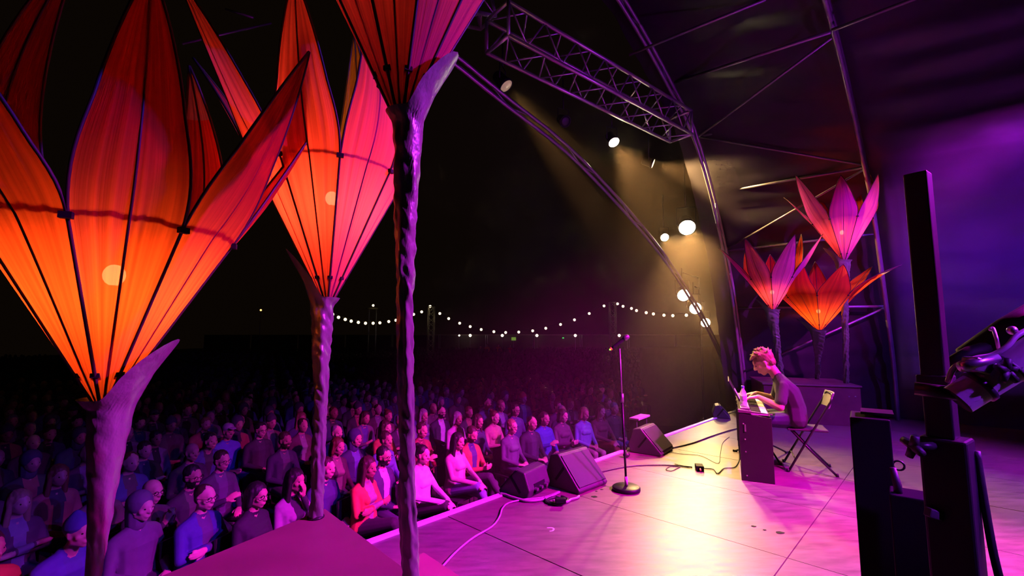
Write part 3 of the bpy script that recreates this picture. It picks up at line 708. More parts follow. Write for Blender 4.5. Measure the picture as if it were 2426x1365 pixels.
# music rest with a lit white page
ms = thing('music_rest', 'slim tilted music rest with a white sheet behind the keys', 'music stand', KW(.03, .30, .70))
tl = (V((0, 0, 1)) * .9 - K_W * .42).normalized()
def mr(mb, l0, l1, h0, h1, th):
    b = [K_L * l0 + tl * h0, K_L * l1 + tl * h0, K_L * l1 + tl * h1, K_L * l0 + tl * h1]; return mb.prism(b, 0, K_W * th)
mr(MB(), 0, .62, 0, .26, .008).build('board', M_BLKMETAL, ms)
mb = MB(); mb.prism([K_L * 0 + K_W * .0, K_L * .62, K_L * .62 + K_W * .045, K_W * .045], 0, V((0, 0, .008))); mb.build('ledge', M_BLKMETAL, ms)
sh = thing('music_sheet', 'small bright white page standing on the music rest', 'paper', KW(.04, .34, .712))
mr(MB(), 0, .2, .0, .14, .003).build('page', mat('paper', (.85, .83, .85), .6), sh)
# bottle
bt = KW(.055, .16, .70); o = thing('water_bottle', 'clear plastic water bottle with a blue cap on the keyboard', 'bottle', bt)
MB().lathe([(0.028, 0), (0.033, .006), (0.033, .05), (.030, .055), (.033, .062), (.033, .12), (.03, .14), (.016, .17), (.0125, .178), (.0125, .19)], 20).build('body', mat('bottle_plastic', (.75, .75, .85), .12, alpha=.55, vary=0, spec=.8), o, True)
MB().lathe([(.0150, .188), (.0155, .19), (.0155, .205), (.014, .208)], 16).build('cap', mat('cap_blue', (.1, .2, .8), .4), o, True)
MB().lathe([(.0336, .066), (.0338, .068), (.0338, .106), (.0336, .108)], 20).build('label_band', mat('bottle_label', (.6, .6, .8), .5), o, True)

# folding chair under the player
M_CHAIR = mat('chair_frame', (.05, .048, .05), .35, .5); M_CHAIRB = mat('chair_back', (.34, .33, .31), .45, .2); M_CHAIRS = mat('chair_seat', (.07, .06, .075), .5)
fc = thing('folding_chair', 'metal folding chair with a pale curved backrest under the pianist', 'chair', KW(.66, .72, 0))
def KC(w, l, z): return KW(w, l, z) - KW(.66, .72, 0)
for s_ in (-.2, .2):
    MB().tube([KC(.46, .72 + s_, .01), KC(.70, .72 + s_ * .97, .44), KC(.87, .72 + s_ * .92, .74), KC(.885, .72 + s_ * .9, .79)], .0115, 8).build('front_leg', M_CHAIR, fc, True)
    MB().tube([KC(.50, .72 + s_ * .85, .435), KC(.68, .72 + s_ * .88, .22), KC(.88, .72 + s_ * .95, .01)], .011, 8).build('rear_leg', M_CHAIR, fc, True)
    for w in (.455, .885): MB().tube([KC(w, .72 + s_ * (1 if w < .6 else .95), 0), KC(w - .005, .72 + s_ * (1 if w < .6 else .95), .03)], .015, 8).build('foot_cap', M_RUB, fc, True)
MB().tube([KC(.885, .72 - .18, .79), KC(.90, .72 - .12, .82), KC(.90, .72 + .12, .82), KC(.885, .72 + .18, .79)], .011, 8).build('top_rail', M_CHAIR, fc, True)
MB().tube([KC(.53, .72 - .2, .13), KC(.53, .72 + .2, .13)], .008, 8).build('stretcher', M_CHAIR, fc, True)
mb = MB(); nb = 10
rows = []
for z, wo in ((.67, .0), (.83, .05)):
    for i in range(nb + 1):
        x = -1 + 2 * i / nb; rows.append(KC(.835 + wo + .035 * (1 - x * x), .72 + x * .19, z - .0))
vs = rows + [p + K_W * .016 for p in rows]; m_ = nb + 1; fs = []
for i in range(nb): fs += [(i, i + 1, m_ + i + 1, m_ + i), (2 * m_ + i + 1, 2 * m_ + i, 3 * m_ + i, 3 * m_ + i + 1), (m_ + i, m_ + i + 1, 3 * m_ + i + 1, 3 * m_ + i), (i + 1, i, 2 * m_ + i, 2 * m_ + i + 1)]
fs += [(0, m_, 3 * m_, 2 * m_), (nb, 2 * m_ + nb, 3 * m_ + nb, m_ + nb)]
mb.add(vs, fs); mb.build('backrest', M_CHAIRB, fc, bevel=.004)
mb = MB(); mb.prism([KC(.47, .53, .425), KC(.84, .55, .425), KC(.84, .89, .425), KC(.47, .91, .425)], 0, V((0, 0, .022))); mb.build('seat', M_CHAIRS, fc, bevel=.006)

# low tripod stand behind the chair
tp = FL(1866, 1082); tp = KW(.30, 1.12, 0); o = thing('tripod_stand', 'short black tripod stand standing beyond the chair legs', 'stand', tp)
MB().tube([(0, 0, .10), (0, 0, .62)], .011, 8).build('pole', M_BLKMETAL, o, True)
MB().lathe([(.03, .12), (.034, .13), (.034, .2), (.02, .22)], 12).build('hub', M_BLACK, o, True)
for k in range(3):
    a = .4 + k * 2 * PI / 3; MB().tube([(0, 0, .16), (math.cos(a) * .34, math.sin(a) * .34, .012)], .010, 8).build('leg', M_BLKMETAL, o, True)
    MB().tube([(math.cos(a) * .32, math.sin(a) * .32, .012), (math.cos(a) * .37, math.sin(a) * .37, .012)], .0125, 8).build('foot_cap', M_RUB, o, True)

# cables and small boxes on the deck
M_CABLE = mat('cable_rubber', (.025, .024, .026), .45)
M_CABLEP = mat('cable_pale', (.30, .28, .30), .45)
def cable(label, pix, r=.006, m=M_CABLE, z=None, n=8):
    pts = [FL(px, py, r + .001) for px, py in pix]
    o0 = pts[0]; o = MB().tube([p - o0 for p in smooth_path(pts, n)], r, 6).build('cable', m, None, True); o.location = o0
    return tag(o, label, 'cable', 'cables on the deck')
cable('pale cable running from the low plinth up to the wedges', [(1046, 1345), (1080, 1308), (1120, 1275), (1165, 1248), (1183, 1225), (1190, 1205), (1205, 1192), (1240, 1184), (1290, 1178), (1322, 1165)], .008, M_CABLEP)
cable('thick cable end drooping over the white stage edge', [(1186, 1170), (1196, 1172), (1215, 1179), (1250, 1187), (1290, 1182), (1325, 1166)], .013, M_CABLEP)
cable('black cable looping from the middle wedge past the microphone stand', [(1418, 1120), (1450, 1112), (1500, 1104), (1560, 1102), (1610, 1104), (1640, 1107)], .007)
cable('black cable leaving the far wedge toward the keyboard', [(1590, 1062), (1640, 1050), (1690, 1032), (1728, 1020), (1760, 1012)], .008)
cable('thin cable from the small colour box to the keyboard cabinet', [(1668, 1110), (1690, 1112), (1700, 1122), (1715, 1110), (1740, 1107), (1750, 1092), (1752, 1075)], .005)
cable('small loose cable coil beside the colour box', [(1612, 1107), (1590, 1105), (1578, 1112), (1590, 1116), (1604, 1110), (1612, 1104), (1600, 1100), (1640, 1108)], .004)
cable('thin wire trailing across the amber light', [(1560, 1066), (1610, 1075), (1660, 1080), (1700, 1098), (1706, 1078), (1712, 1050), (1728, 1035)], .003)
# tangle of plugs in front of the middle wedge
for k, (lb, pix, c_) in enumerate([('violet-lit knot of cable before the middle wedge', [(1290, 1180), (1300, 1192), (1330, 1190), (1318, 1178), (1296, 1186), (1325, 1196), (1345, 1184), (1330, 1176)], M_CABLE),
                                  ('short multicore lead with a metal plug before the middle wedge', [(1310, 1186), (1340, 1190), (1352, 1184), (1366, 1180), (1372, 1176)], M_CABLEP)]):
    cable(lb, pix, .011, c_)
o = MB().box((0, 0, 0), (.09, .05, .04)).build('stage_box', M_BLACK, None, bevel=.006); o.location = FL(1328, 1186, .045); tag(o, 'small black connector box in the cable knot', 'box')
for k, (px, py) in enumerate([(1484, 1078), (1478, 1062)]):
    o = MB().ball((0, 0, 0), .035, 8, (1.2, .8, .8)).build('cable_bundle', M_CABLE, None, True); o.location = FL(px, py, .03)
    tag(o, ('lower' if k == 0 else 'upper') + ' wrapped cable bundle behind the microphone stand pole', 'cable')
di = FL(1657, 1113); o = thing('signal_box', 'small black box with a green and a red stripe on the deck', 'box', di, ANG_E + .5)
MB().box((0, 0, .026), (.12, .08, .05)).build('case', M_BLACK, o, bevel=.005)
MB().box((-.018, -.041, .026), (.030, .003, .044)).build('green_stripe', mat('stripe_green', (.15, .8, .12), .5, emit=(.2, 1, .15), estr=.25, vary=0), o)
MB().box((.018, -.041, .026), (.030, .003, .044)).build('red_stripe', mat('stripe_red', (.9, .06, .12), .5, emit=(1, .05, .1), estr=.25, vary=0), o)
MB().tube([(-.06, 0, .026), (-.10, 0, .02)], .009, 8).build('plug', mat('brass', (.8, .6, .2), .3, .8), o, True)

# ------------------------------------------------------------------ right foreground: lighting mast with boom, cases
YS = 1.2
pA = AT(2174, 412, YS); pB = AT(2217, 895, YS); pC_ = AT(2262, 1365, YS); base = V((pC_.x, pC_.y, 0))
axis_x, axis_y = AT(2217, 895, YS).x, YS
st = thing('lighting_mast', 'black square lighting mast in the right foreground with violet-lit edge', 'light stand', V((axis_x, axis_y, 0)))
Mq = Matrix.Rotation(-.96, 3, 'Z')
MB().box((0, 0, (pB.z + pA.z) / 2), (.050, .050, pA.z - pB.z), Mq).build('upper_tube', M_BLKMETAL, st, bevel=.004)
MB().box((0, 0, pB.z - .02), (.066, .066, .055), Mq).build('clamp_collar', M_BLKMETAL, st, bevel=.004)
MB().box((.005, 0, pB.z - .04 - .05), (.056, .056, .12), Mq).build('inner_sleeve', M_BLKMETAL, st, bevel=.004)
z_l = pB.z - .15
MB().box((.012, 0, z_l / 2 + .02), (.092, .085, z_l - .04), Mq).build('lower_tube', M_BLKMETAL, st, bevel=.006)
MB().tube([(-.03, -.01, z_l - .02), (-.075, -.015, z_l - .02)], .010, 8).build('knob_shaft', M_BLKMETAL, st, True)
kp = V((-.085, -.015, z_l - .02)); mb = MB()
for k in range(4):
    a = k * PI / 2 + .4; mb.tube([kp, kp + V((-.004, math.cos(a) * .03, math.sin(a) * .03))], [.012, .009], 8)
mb.build('clamp_knob', M_RUB, st, True)
MB().box((-.045, -.01, z_l - .185), (.035, .02, .022), Matrix.Rotation(.3, 3, 'Y')).build('latch', M_RUB, st, bevel=.003)
for k in range(4):
    a = PI / 4 + k * PI / 2; MB().tube([(.012, 0, .25), (.012 + math.cos(a) * .42, math.sin(a) * .42, .02)], .018, 8).build('leg', M_BLKMETAL, st, True)
cb = [V((.066, -.02, z_l - .03)), V((.072, -.03, z_l - .25)), V((.095, -.03, z_l - .45)), V((.10, -.03, .3)), V((.11, -.03, .01))]
MB().tube(smooth_path(cb, 8), .009, 8).build('mast_cable', M_RUB, st, True)
# boom
bA = AT(2268, 948, 1.08); bB = AT(2470, 822, 1.02)
bo = thing('boom_pipe', 'shiny metal boom pipe clamped to the mast, pointing up right', 'pipe', bA)
dv = bB - bA; MB().tube([(0, 0, 0), dv], .034, 28, False).build('pipe_wall', mat('boom_alloy', (.55, .55, .57), .35, .35), bo, True)
MB().tube([dv * .004, dv], .031, 20).build('pipe_core', M_BLACK, bo, True)
MB().tube([dv * .24, dv * .30], .038, 24).build('coupler_band', M_BLKMETAL, bo, True)
MB().tube([dv * .60, dv * .635], .036, 24).build('tape_band', M_RUB, bo, True)
cpos = dv * .27 + V((-.008, -.01, .045))
MB().box(cpos, (.05, .04, .035), Matrix.Rotation(.3, 3, 'Y')).build('coupler_jaw', M_ALU, bo, bevel=.005)
MB().tube([cpos + V((-.05, -.01, .0)), cpos + V((.03, -.012, .02))], .012, 14).build('coupler_bolt', M_ALU, bo, True)
wn = dv * .40 + V((0, -.035, .022)); mb = MB()
for k in range(5):
    a = k * 2 * PI / 5 + .3; mb.tube([wn, wn + V((math.cos(a) * .028, -.006, math.sin(a) * .028))], [.010, .0065], 8)
mb.build('wing_knob', M_RUB, bo, True)
MB().tube([V((0, .01, .0)) + dv * .1, V((-.045, .06, .02))], .016, 10).build('mount_stub', M_BLKMETAL, bo, True)
cbl = [AT(2246, 905, 1.1), AT(2262, 870, 1.08), AT(2310, 850, 1.06), AT(2350, 842, 1.05), AT(2385, 822, 1.04), AT(2410, 795, 1.04), AT(2450, 775, 1.04)]
o0 = cbl[0]; o = MB().tube([p - o0 for p in smooth_path(cbl, 8)], .006, 8).build('cable', mat('cable_violet', (.3, .28, .3), .4), None, True); o.location = o0; tag(o, 'cable looped along the top of the boom pipe', 'cable')
fx = thing('stage_lantern', 'black stage lantern body on the boom at the right edge', 'stage light', AT(2385, 800, 1.34))
MB().lathe([(.02, -.12), (.045, -.11), (.05, .02), (.046, .10)], 20, (0, 0, 0), (dv.normalized()).to_track_quat('Z', 'Y').to_matrix()).build('housing', M_BLACK, fx, True)
MB().tube(smooth_path([AT(2346, 782, 1.1) - V(fx.location), AT(2352, 778, 1.1) - V(fx.location), AT(2360, 800, 1.08) - V(fx.location), AT(2366, 826, 1.08) - V(fx.location)], 5), .004, 8).build('bail_wire', M_ALU, fx, True)
MB().ball(AT(2398, 783, 1.05) - V(fx.location), .010, 12).build('knob', M_ALU, fx, True)
MB().tube([AT(2250, 868, 1.34) - V(fx.location), AT(2300, 838, 1.34) - V(fx.location), AT(2420, 800, 1.34) - V(fx.location)], .022, 12).build('arm', M_BLACK, fx, True)
# black cases in front of the deck
def case(label, x0, x1, ytop, Y, depth, name):
    
    a = AT(x0, ytop, Y); b = AT(x1, ytop, Y); m_ = (a + b) / 2; rot = -math.atan2(m_.x, m_.y); w = (b.x - a.x) * math.cos(rot)
    dirv = V((m_.x, m_.y, 0)).normalized()
    o = thing(name, label, 'case', V((m_.x, m_.y, 0)) + dirv * depth / 2, rot)
    MB().box((0, 0, a.z / 2), (w, depth, a.z)).build('body', M_BLACK, o, bevel=.004)
    return o, a.z, w, depth
o, zt, w, dp = case('tall narrow black case with a side ring, right foreground', 2012, 2108, 992, 1.5, .16, 'equipment_case')
MB().box((.02, 0, zt + .012), (.085, .1, .008)).build('top_plate', M_BLKMETAL, o); MB().tube([(.02, 0, zt), (.02, 0, zt + .012)], .012, 8).build('plate_post', M_BLACK, o)
rc = V((w / 2 + .012, -dp / 2 + .02, zt - .14)); MB().tube([rc + V((math.cos(a * PI / 8) * .014, 0, math.sin(a * PI / 8) * .014)) for a in range(17)], .003, 8).build('eye_ring', M_BLKMETAL, o, True)
o, zt, w, dp = case('lower black case with an upright antenna, right foreground', 2106, 2193, 1178, 1.36, .1, 'equipment_case')
MB().tube([(-.02, -.02, zt), (-.02, -.02, zt + .02), (-.028, -.02, zt + .07)], [.011, .011, .008], 10).build('antenna', M_RUB, o, True)
# ------------------------------------------------------------------ people
def _ico(sub):
    bm = bmesh.new(); bmesh.ops.create_icosphere(bm, subdivisions=sub, radius=1); a = [v.co.copy() for v in bm.verts]; bm.free(); return a
ICO = {2: _ico(2), 3: _ico(3)}
SKIN, TOP, SHIRT, LEGS, SHOE, BEARD, EYE = range(7)
class Body:
    def __init__(s): s.pr = []; s.mb = MB(); s.extra = []
    def hull(s, balls, m, sub=2):
        """convex skin over balls (pos, r[, scale])"""
        bm = bmesh.new()
        for bl in balls:
            p = V(bl[0]); r = bl[1]; sc = bl[2] if len(bl) > 2 else None
            for q in ICO[sub]:
                o = V((q.x * sc[0], q.y * sc[1], q.z * sc[2])) if sc else q
                if sc and len(bl) > 3: o = bl[3] @ o
                bm.verts.new(p + o * r)
        res = bmesh.ops.convex_hull(bm, input=bm.verts)
        dead = {g for k in ('geom_interior', 'geom_unused') for g in res[k] if isinstance(g, bmesh.types.BMVert)}
        bmesh.ops.delete(bm, geom=[v for v in bm.verts if v in dead or not v.link_faces], context='VERTS')
        bm.verts.index_update()
        s.mb.add([v.co.copy() for v in bm.verts], [[v.index for v in f.verts] for f in bm.faces]); bm.free()
        n = len(balls)
        for i in range(n):
            for j in range(i + 1, n) if n > 1 else [i]:
                s.pr.append((V(balls[i][0]), balls[i][1], V(balls[j][0]), balls[j][1], m))
            if n == 1: break
    def limb(s, pts, m):
        for a, b in zip(pts[:-1], pts[1:]): s.hull([a, b], m)
    def head(s, c, M, female=False, k=1.0):
        P = lambda x, y, z: c + M @ V((x * k, y * k, z * k))
        f = .94 if female else 1.0
        s.hull([(P(0, -.012, .03), .09 * k, (.84 * f, 1.06, 1.0), M)], SKIN, 3)
        s.hull([(P(0, .03, -.03), .062 * k, (.95 * f, 1, 1), M), (P(0, .052, -.088), .026 * k), (P(.042 * f, .0, -.055), .028 * k), (P(-.042 * f, .0, -.055), .028 * k), (P(0, .045, .03), .055 * k)], SKIN)
        s.hull([(P(0, .086, .022), .008 * k), (P(0, .110, -.022), .0125 * k)], SKIN)
        s.hull([(P(.012, .098, -.026), .009 * k), (P(-.012, .098, -.026), .009 * k)], SKIN)
        s.hull([(P(.036, .076, .030), .011 * k), (P(-.036, .076, .030), .011 * k), (P(0, .084, .034), .010 * k)], SKIN)
        s.hull([(P(.020, .084, -.056), .008 * k), (P(-.020, .084, -.056), .008 * k), (P(0, .092, -.055), .008 * k)], SKIN)
        s.hull([(P(.016, .084, -.067), .008 * k), (P(-.016, .084, -.067), .008 * k), (P(0, .090, -.068), .008 * k)], SKIN)
        for sx in (-1, 1):
            s.hull([(P(sx * .078 * f, -.008, .012), .015 * k, (.5, 1, 1), M), (P(sx * .076 * f, -.004, -.022), .010 * k, (.5, 1, 1), M)], SKIN)
            s.hull([(P(sx * .040 * f, .052, -.018), .028 * k)], SKIN)
            s.extra.append((P(sx * .031, .0785, .008), .0095 * k))
        s.headM = (c, M, k)
    def hand(s, wrist, fd, nd, side, curl=.5, spread=1.0, m=SKIN):
        """fd: finger direction, nd: palm normal, side: +1/-1 which way the thumb leaves"""
        fd = V(fd).normalized(); nd = V(nd); nd = (nd - fd * nd.dot(fd)).normalized(); lat = fd.cross(nd) * side; wrist = V(wrist)
        s.hull([(wrist, .022), (wrist + fd * .03 + lat * .022, .015), (wrist + fd * .03 - lat * .020, .015), (wrist + fd * .085 + lat * .030, .0115), (wrist + fd * .078 - lat * .030, .0115)], m)
        for i, (la, ln, st_) in enumerate(((.030, .072, .085), (.010, .082, .089), (-.011, .076, .086), (-.031, .058, .078))):
            p0 = wrist + fd * st_ + lat * la; c1, c2 = curl * .7, curl * 1.5
            d1 = (fd * math.cos(c1) + nd * math.sin(c1) + lat * la * 2.0 * spread).normalized(); d2 = (fd * math.cos(c2) + nd * math.sin(c2) + lat * la * 1.2 * spread).normalized()
            p1 = p0 + d1 * ln * .52; p2 = p1 + d2 * ln * .48
            s.limb([(p0, .0105), (p1, .0095), (p2, .0082)], m)
        t0 = wrist + fd * .025 + lat * .024; t1 = t0 + (fd * .6 + lat * .75 + nd * .25).normalized() * .038; t2 = t1 + (fd * .9 + lat * .3 + nd * .3).normalized() * .032
        s.limb([(t0, .015), (t1, .0115), (t2, .0095)], m)
    def finish(s, name, voxel, shirt_half=0.05, beard_z=None, smooth=2):
        me = s.mb.me(name); ob = bpy.data.objects.new(name, me); COL.objects.link(ob)
        md = ob.modifiers.new('r', 'REMESH'); md.mode = 'VOXEL'; md.voxel_size = voxel; md.use_smooth_shade = True
        if smooth:
            sm = ob.modifiers.new('s', 'SMOOTH'); sm.factor = .5; sm.iterations = smooth
        dg = bpy.context.evaluated_depsgraph_get(); out = bpy.data.meshes.new_from_object(ob.evaluated_get(dg))
        bpy.data.objects.remove(ob); bpy.data.meshes.remove(me)
        nf = len(out.polygons); cen = np.empty(nf * 3); out.polygons.foreach_get('center', cen); cen = cen.reshape(-1, 3)
        best = np.full(nf, 1e9); idx = np.zeros(nf, int)
        for a, ra, b, rb, m in s.pr:
            a_ = np.array(a); d = np.array(b) - a_; L = d @ d
            t = np.clip(((cen - a_) @ d) / L, 0, 1) if L > 1e-12 else np.zeros(nf)
            dist = np.linalg.norm(cen - a_ - t[:, None] * d, axis=1) - (ra + (rb - ra) * t)
            u = dist < best; best[u] = dist[u]; idx[u] = m
        if shirt_half:
            c, M, k = s.headM
            u = (idx == TOP) & (np.abs(cen[:, 0]) < shirt_half * (1 + (cen[:, 2] - .75) * 1.2)) & (cen[:, 1] > s.front_y) & (cen[:, 2] > s.pel_z + .08)
            idx[u] = SHIRT
        if beard_z is not None:
            c, M, k = s.headM; Mi = np.array(M.transposed()); loc = (cen - np.array(c)) @ Mi.T
            u = (idx == SKIN) & (np.abs(loc[:, 0]) < .075) & (loc[:, 2] < beard_z) & (loc[:, 2] > -.125) & (loc[:, 1] > -.01)
            u &= ~((np.abs(loc[:, 2] + .061) < .012) & (np.abs(loc[:, 0]) < .022))
            idx[u] = BEARD
        out.polygons.foreach_set('material_index', idx.astype(np.int32))
        # eyes
        mb = MB()
        for p, r in s.extra: mb.ball(p, r, 8)
        bm = bmesh.new(); bm.from_mesh(out); k0 = len(bm.verts)
        nv = [bm.verts.new(v) for v in mb.v]
        for f in mb.f:
            fa = bm.faces.new([nv[i] for i in f]); fa.material_index = EYE; fa.smooth = True
        bm.to_mesh(out); bm.free()
        out.polygons.foreach_set('use_smooth', [True] * len(out.polygons))
        out.name = name; out['nslots'] = 7
        return out

def euler_m(pitch, yaw, roll=0): return Matrix.Rotation(yaw, 3, 'Z') @ Matrix.Rotation(pitch, 3, 'X') @ Matrix.Rotation(roll, 3, 'Y')
def seated(female=False, arms='lap', legs='flat', lean=0.0, yaw=0.0, pitch=-.05, voxel=.009, fingers=True, beard=None, shirt=.05, thick=1.0):
    b = Body(); w = .88 if female else 1.0; t = thick
    def L(x, y, z):                                    # lean the upper body about the hips
        z0 = .55; dy, dz = y, z - z0; return V((x, dy * math.cos(lean) + dz * math.sin(lean), z0 + dz * math.cos(lean) - dy * math.sin(lean)))
    b.front_y = .02; b.pel_z = .5
    b.hull([(V((.095 * w, -.01, .545)), .115 * t), (V((-.095 * w, -.01, .545)), .115 * t), (L(.07 * w, .0, .72), .105 * t), (L(-.07 * w, .0, .72), .105 * t)], TOP)
    b.hull([(L(.07 * w, .0, .70), .105 * t), (L(-.07 * w, .0, .70), .105 * t), (L(.09 * w, .0, .90), .108), (L(-.09 * w, .0, .90), .108)], TOP)
    b.hull([(L(.165 * w, -.015, .965), .062), (L(-.165 * w, -.015, .965), .062), (L(.06, -.01, 1.015), .055), (L(-.06, -.01, 1.015), .055), (L(.09 * w, .0, .88), .10), (L(-.09 * w, .0, .88), .10)], TOP)
    if female: b.hull([(L(.07, .085, .86), .055), (L(-.07, .085, .86), .055)], TOP)
    b.hull([(L(.035, -.02, 1.04), .052), (L(-.035, -.02, 1.04), .052), (L(0, .005, 1.06), .05)], TOP)
    hc = L(0, .045, 1.215); M = euler_m(pitch, yaw)
    b.hull([(L(0, -.01, 1.02), .055), (hc + M @ V((0, -.025, -.06)), .05)], SKIN)
    b.head(hc, M, female)
    # legs
    for sx in (-1, 1):
        hip = (V((sx * .09, .0, .535)), .098 * t)
        if legs == 'crossed' and sx == 1:
            kn = (V((.03, .44, .64)), .066); an = (V((-.14, .58, .30)), .042); toe = (V((-.20, .70, .30)), .030)
        elif legs == 'crossed':
            kn = (V((-.06, .46, .52)), .066); an = (V((-.03, .44, .10)), .043); toe = (V((-.03, .60, .035)), .032)
        elif legs == 'wide':
            kn = (V((sx * .20, .44, .52)), .068); an = (V((sx * .20, .46, .10)), .045); toe = (V((sx * .24, .62, .035)), .033)
        else:
            kn = (V((sx * .10, .46, .52)), .066); an = (V((sx * .10, .50, .10)), .043); toe = (V((sx * .12, .66, .035)), .033)
        b.limb([hip, kn], LEGS); b.limb([(kn[0], .062), ((kn[0] * .6 + an[0] * .4) + V((0, -.02, 0)), .056), an], LEGS)
        b.hull([(an[0] + V((0, -.025, -.045 if legs != 'crossed' or sx < 0 else -.02)), .036), toe, (an[0] + V((0, 0, -.02)), .038)], SHOE)
    # arms
    for sx in (-1, 1):
        sh = (L(sx * .185 * w, -.015, .955), .056 if not female else .048); m_arm = TOP; side = sx
        if arms == 'crossed':
            el = L(sx * .245 * w, .07, .73); wr = L(-sx * .06, .19 + .02 * sx, .79 + .02 * sx); fd = V((-sx, .15, .05)); nd = V((0, -1, 0))
        elif arms == 'drink' and sx == 1:
            el = L(.25 * w, .10, .72); wr = L(.12, .30, .80); fd = V((-.55, .55, .45)); nd = V((-.8, -.2, -.2))
        elif arms == 'clap':
            el = L(sx * .25 * w, .12, .74); wr = L(sx * .045, .27, .93); fd = V((-sx * .12, .35, .9)); nd = V((-sx, 0, 0))
        elif arms == 'phone':
            el = L(sx * .24 * w, .08, .71); wr = L(sx * .055, .30, .74); fd = V((-sx * .45, .75, .25)); nd = V((-sx * .8, -.3, .3))
        elif arms == 'chin' and sx == -1:
            el = L(-.16, .20, .74); wr = hc + M @ V((-.03, .10, -.17)); fd = V((.1, .25, .95)); nd = V((.3, -1, 0))
        elif arms == 'knee':
            el = L(sx * .24 * w, .12, .74); wr = V((sx * .05, .42, .68)); fd = V((-sx * .6, .7, -.15)); nd = V((0, 0, -1))
        else:
            el = L(sx * .245 * w, .04, .71); wr = V((sx * .10, .27, .645)); fd = V((-sx * .65, .65, -.05)); nd = V((0, 0, -1))
        b.limb([sh, (el, .045 if not female else .040)], m_arm); b.limb([(el, .045 if not female else .040), (wr, .033)], m_arm)
        wdir = (wr - el).normalized()
        if fingers: b.hand(wr + wdir * .015, fd, nd, (1 if sx > 0 else -1) * (1 if nd.z < -.5 or arms in ('phone', 'clap') else -1), .55)
        else: b.hull([(wr, .03), (wr + V(fd).normalized() * .12, .028)], SKIN)
    me = b.finish('seated_person', voxel, shirt, beard)
    return dict(me=me, head=b.headM)

# hair, hats, glasses are modelled in the head's own frame (+y is forward)
def strands(me, amp, f, seed):
    for v in me.vertices:
        c = v.co; n_ = noise.noise(V((c.x * f, c.y * f, c.z * f * .35 + seed))) + .5 * noise.noise(V((c.x * f * 2.3, c.y * f * 2.3, c.z * f * .5 + seed)))
        v.co = c + c.normalized() * (n_ * amp)
def hair_mesh(style, seed=1.0):
    b = Body(); b.headM = (V(), Matrix.Identity(3), 1)
    if style == 'short':
        b.hull([(V((0, -.026, .052)), .092, (.90, 1.02, .93))], 0, 3); b.hull([(V((0, -.055, -.01)), .066, (1.05, .8, 1))], 0)
    elif style == 'crop':
        b.hull([(V((0, -.026, .045)), .090, (.88, 1.02, .90))], 0, 3); b.hull([(V((0, -.055, -.01)), .062, (1.05, .8, 1))], 0)
    elif style == 'tousled':
        b.hull([(V((0, -.026, .056)), .096, (.90, 1.06, .95))], 0, 3); b.hull([(V((0, -.06, -.005)), .068, (1.02, .8, 1))], 0)
        rr = random.Random(5)
        for k in range(64):
            a = rr.uniform(0, 2 * PI); e = rr.uniform(.12, 1.5); d = V((math.cos(a) * math.cos(e) * .86, math.sin(a) * math.cos(e) * 1.04, math.sin(e) * .96))
            if d.y > .45 and d.z < .35: continue
            p = V((0, -.026, .056)) + d * .090; q = p + (d * .6 + V((rr.uniform(-.6, .6), rr.uniform(.0, .9), rr.uniform(-.1, .5)))).normalized() * rr.uniform(.018, .036)
            b.hull([(p, .013), (q, .0045)], 0)
        for x in (-.05, -.025, 0, .025, .05): b.hull([(V((x, .055, .108)), .016), (V((x * 1.1 + .006, .095, .085)), .007)], 0)
    elif style in ('long', 'bob'):
        z1 = -.24 if style == 'long' else -.10
        b.hull([(V((0, -.022, .05)), .094, (.92, 1.05, .94))], 0, 3)
        b.hull([(V((0, -.065, .02)), .075), (V((.03, -.08, z1)), .055), (V((-.03, -.08, z1)), .055)], 0)
        for sx in (-1, 1): b.hull([(V((sx * .068, -.005, .06)), .030), (V((sx * .082, .0, -.03)), .022), (V((sx * .082, -.01, z1 + .03)), .028)], 0)
    elif style == 'bun':
        b.hull([(V((0, -.024, .05)), .091, (.90, 1.04, .92))], 0, 3); b.hull([(V((0, -.06, 0)), .062)], 0); b.hull([(V((0, -.10, .11)), .040)], 0)
    elif style == 'bald':
        b.hull([(V((0, -.045, .0)), .080, (1.02, .85, .62))], 0, 3)
    elif style == 'beanie':
        b.hull([(V((0, -.02, .062)), .095, (.93, 1.06, 1.0)), (V((0, -.03, .145)), .035)], 0, 3); b.hull([(V((0, -.018, .05)), .098, (.93, 1.06, .30))], 0, 3)
    elif style == 'cap':
        b.hull([(V((0, -.02, .060)), .094, (.92, 1.06, .86))], 0, 3); b.hull([(V((.05, .09, .075)), .008), (V((-.05, .09, .075)), .008), (V((.035, .155, .062)), .007), (V((-.035, .155, .062)), .007)], 0)
    elif style == 'hood':
        b.hull([(V((0, -.035, .045)), .112, (.92, 1.0, 1.02))], 0, 3); b.hull([(V((0, -.06, -.02)), .09), (V((0, -.05, -.14)), .085)], 0)
    b.extra = []
    me = b.finish('hair', .0085 if style != 'tousled' else .005, 0, None, 2 if style != 'tousled' else 1)
    if style not in ('beanie', 'cap', 'hood'): strands(me, .006 if style != 'tousled' else .0045, 42, seed)
    else: strands(me, .002, 20, seed)
    me.polygons.foreach_set('material_index', [0] * len(me.polygons))
    return me
def glasses_mesh():
    mb = MB()
    for sx in (-1, 1):
        ring = [V((sx * .034 + math.cos(a * PI / 8) * .023, .098, .006 + math.sin(a * PI / 8) * .017)) for a in range(17)]
        mb.tube(ring, .0022, 6, False); mb.tube([V((sx * .057, .096, .01)), V((sx * .078, .06, .012)), V((sx * .083, -.01, .012))], .002, 6)
    mb.tube([V((-.011, .099, .008)), V((0, .104, .011)), V((.011, .099, .008))], .002, 6)
    return mb.me('glasses')
HAIR = {}
def hair(style):
    if style not in HAIR: HAIR[style] = hair_mesh(style, len(HAIR) + 1.0)
    return HAIR[style]
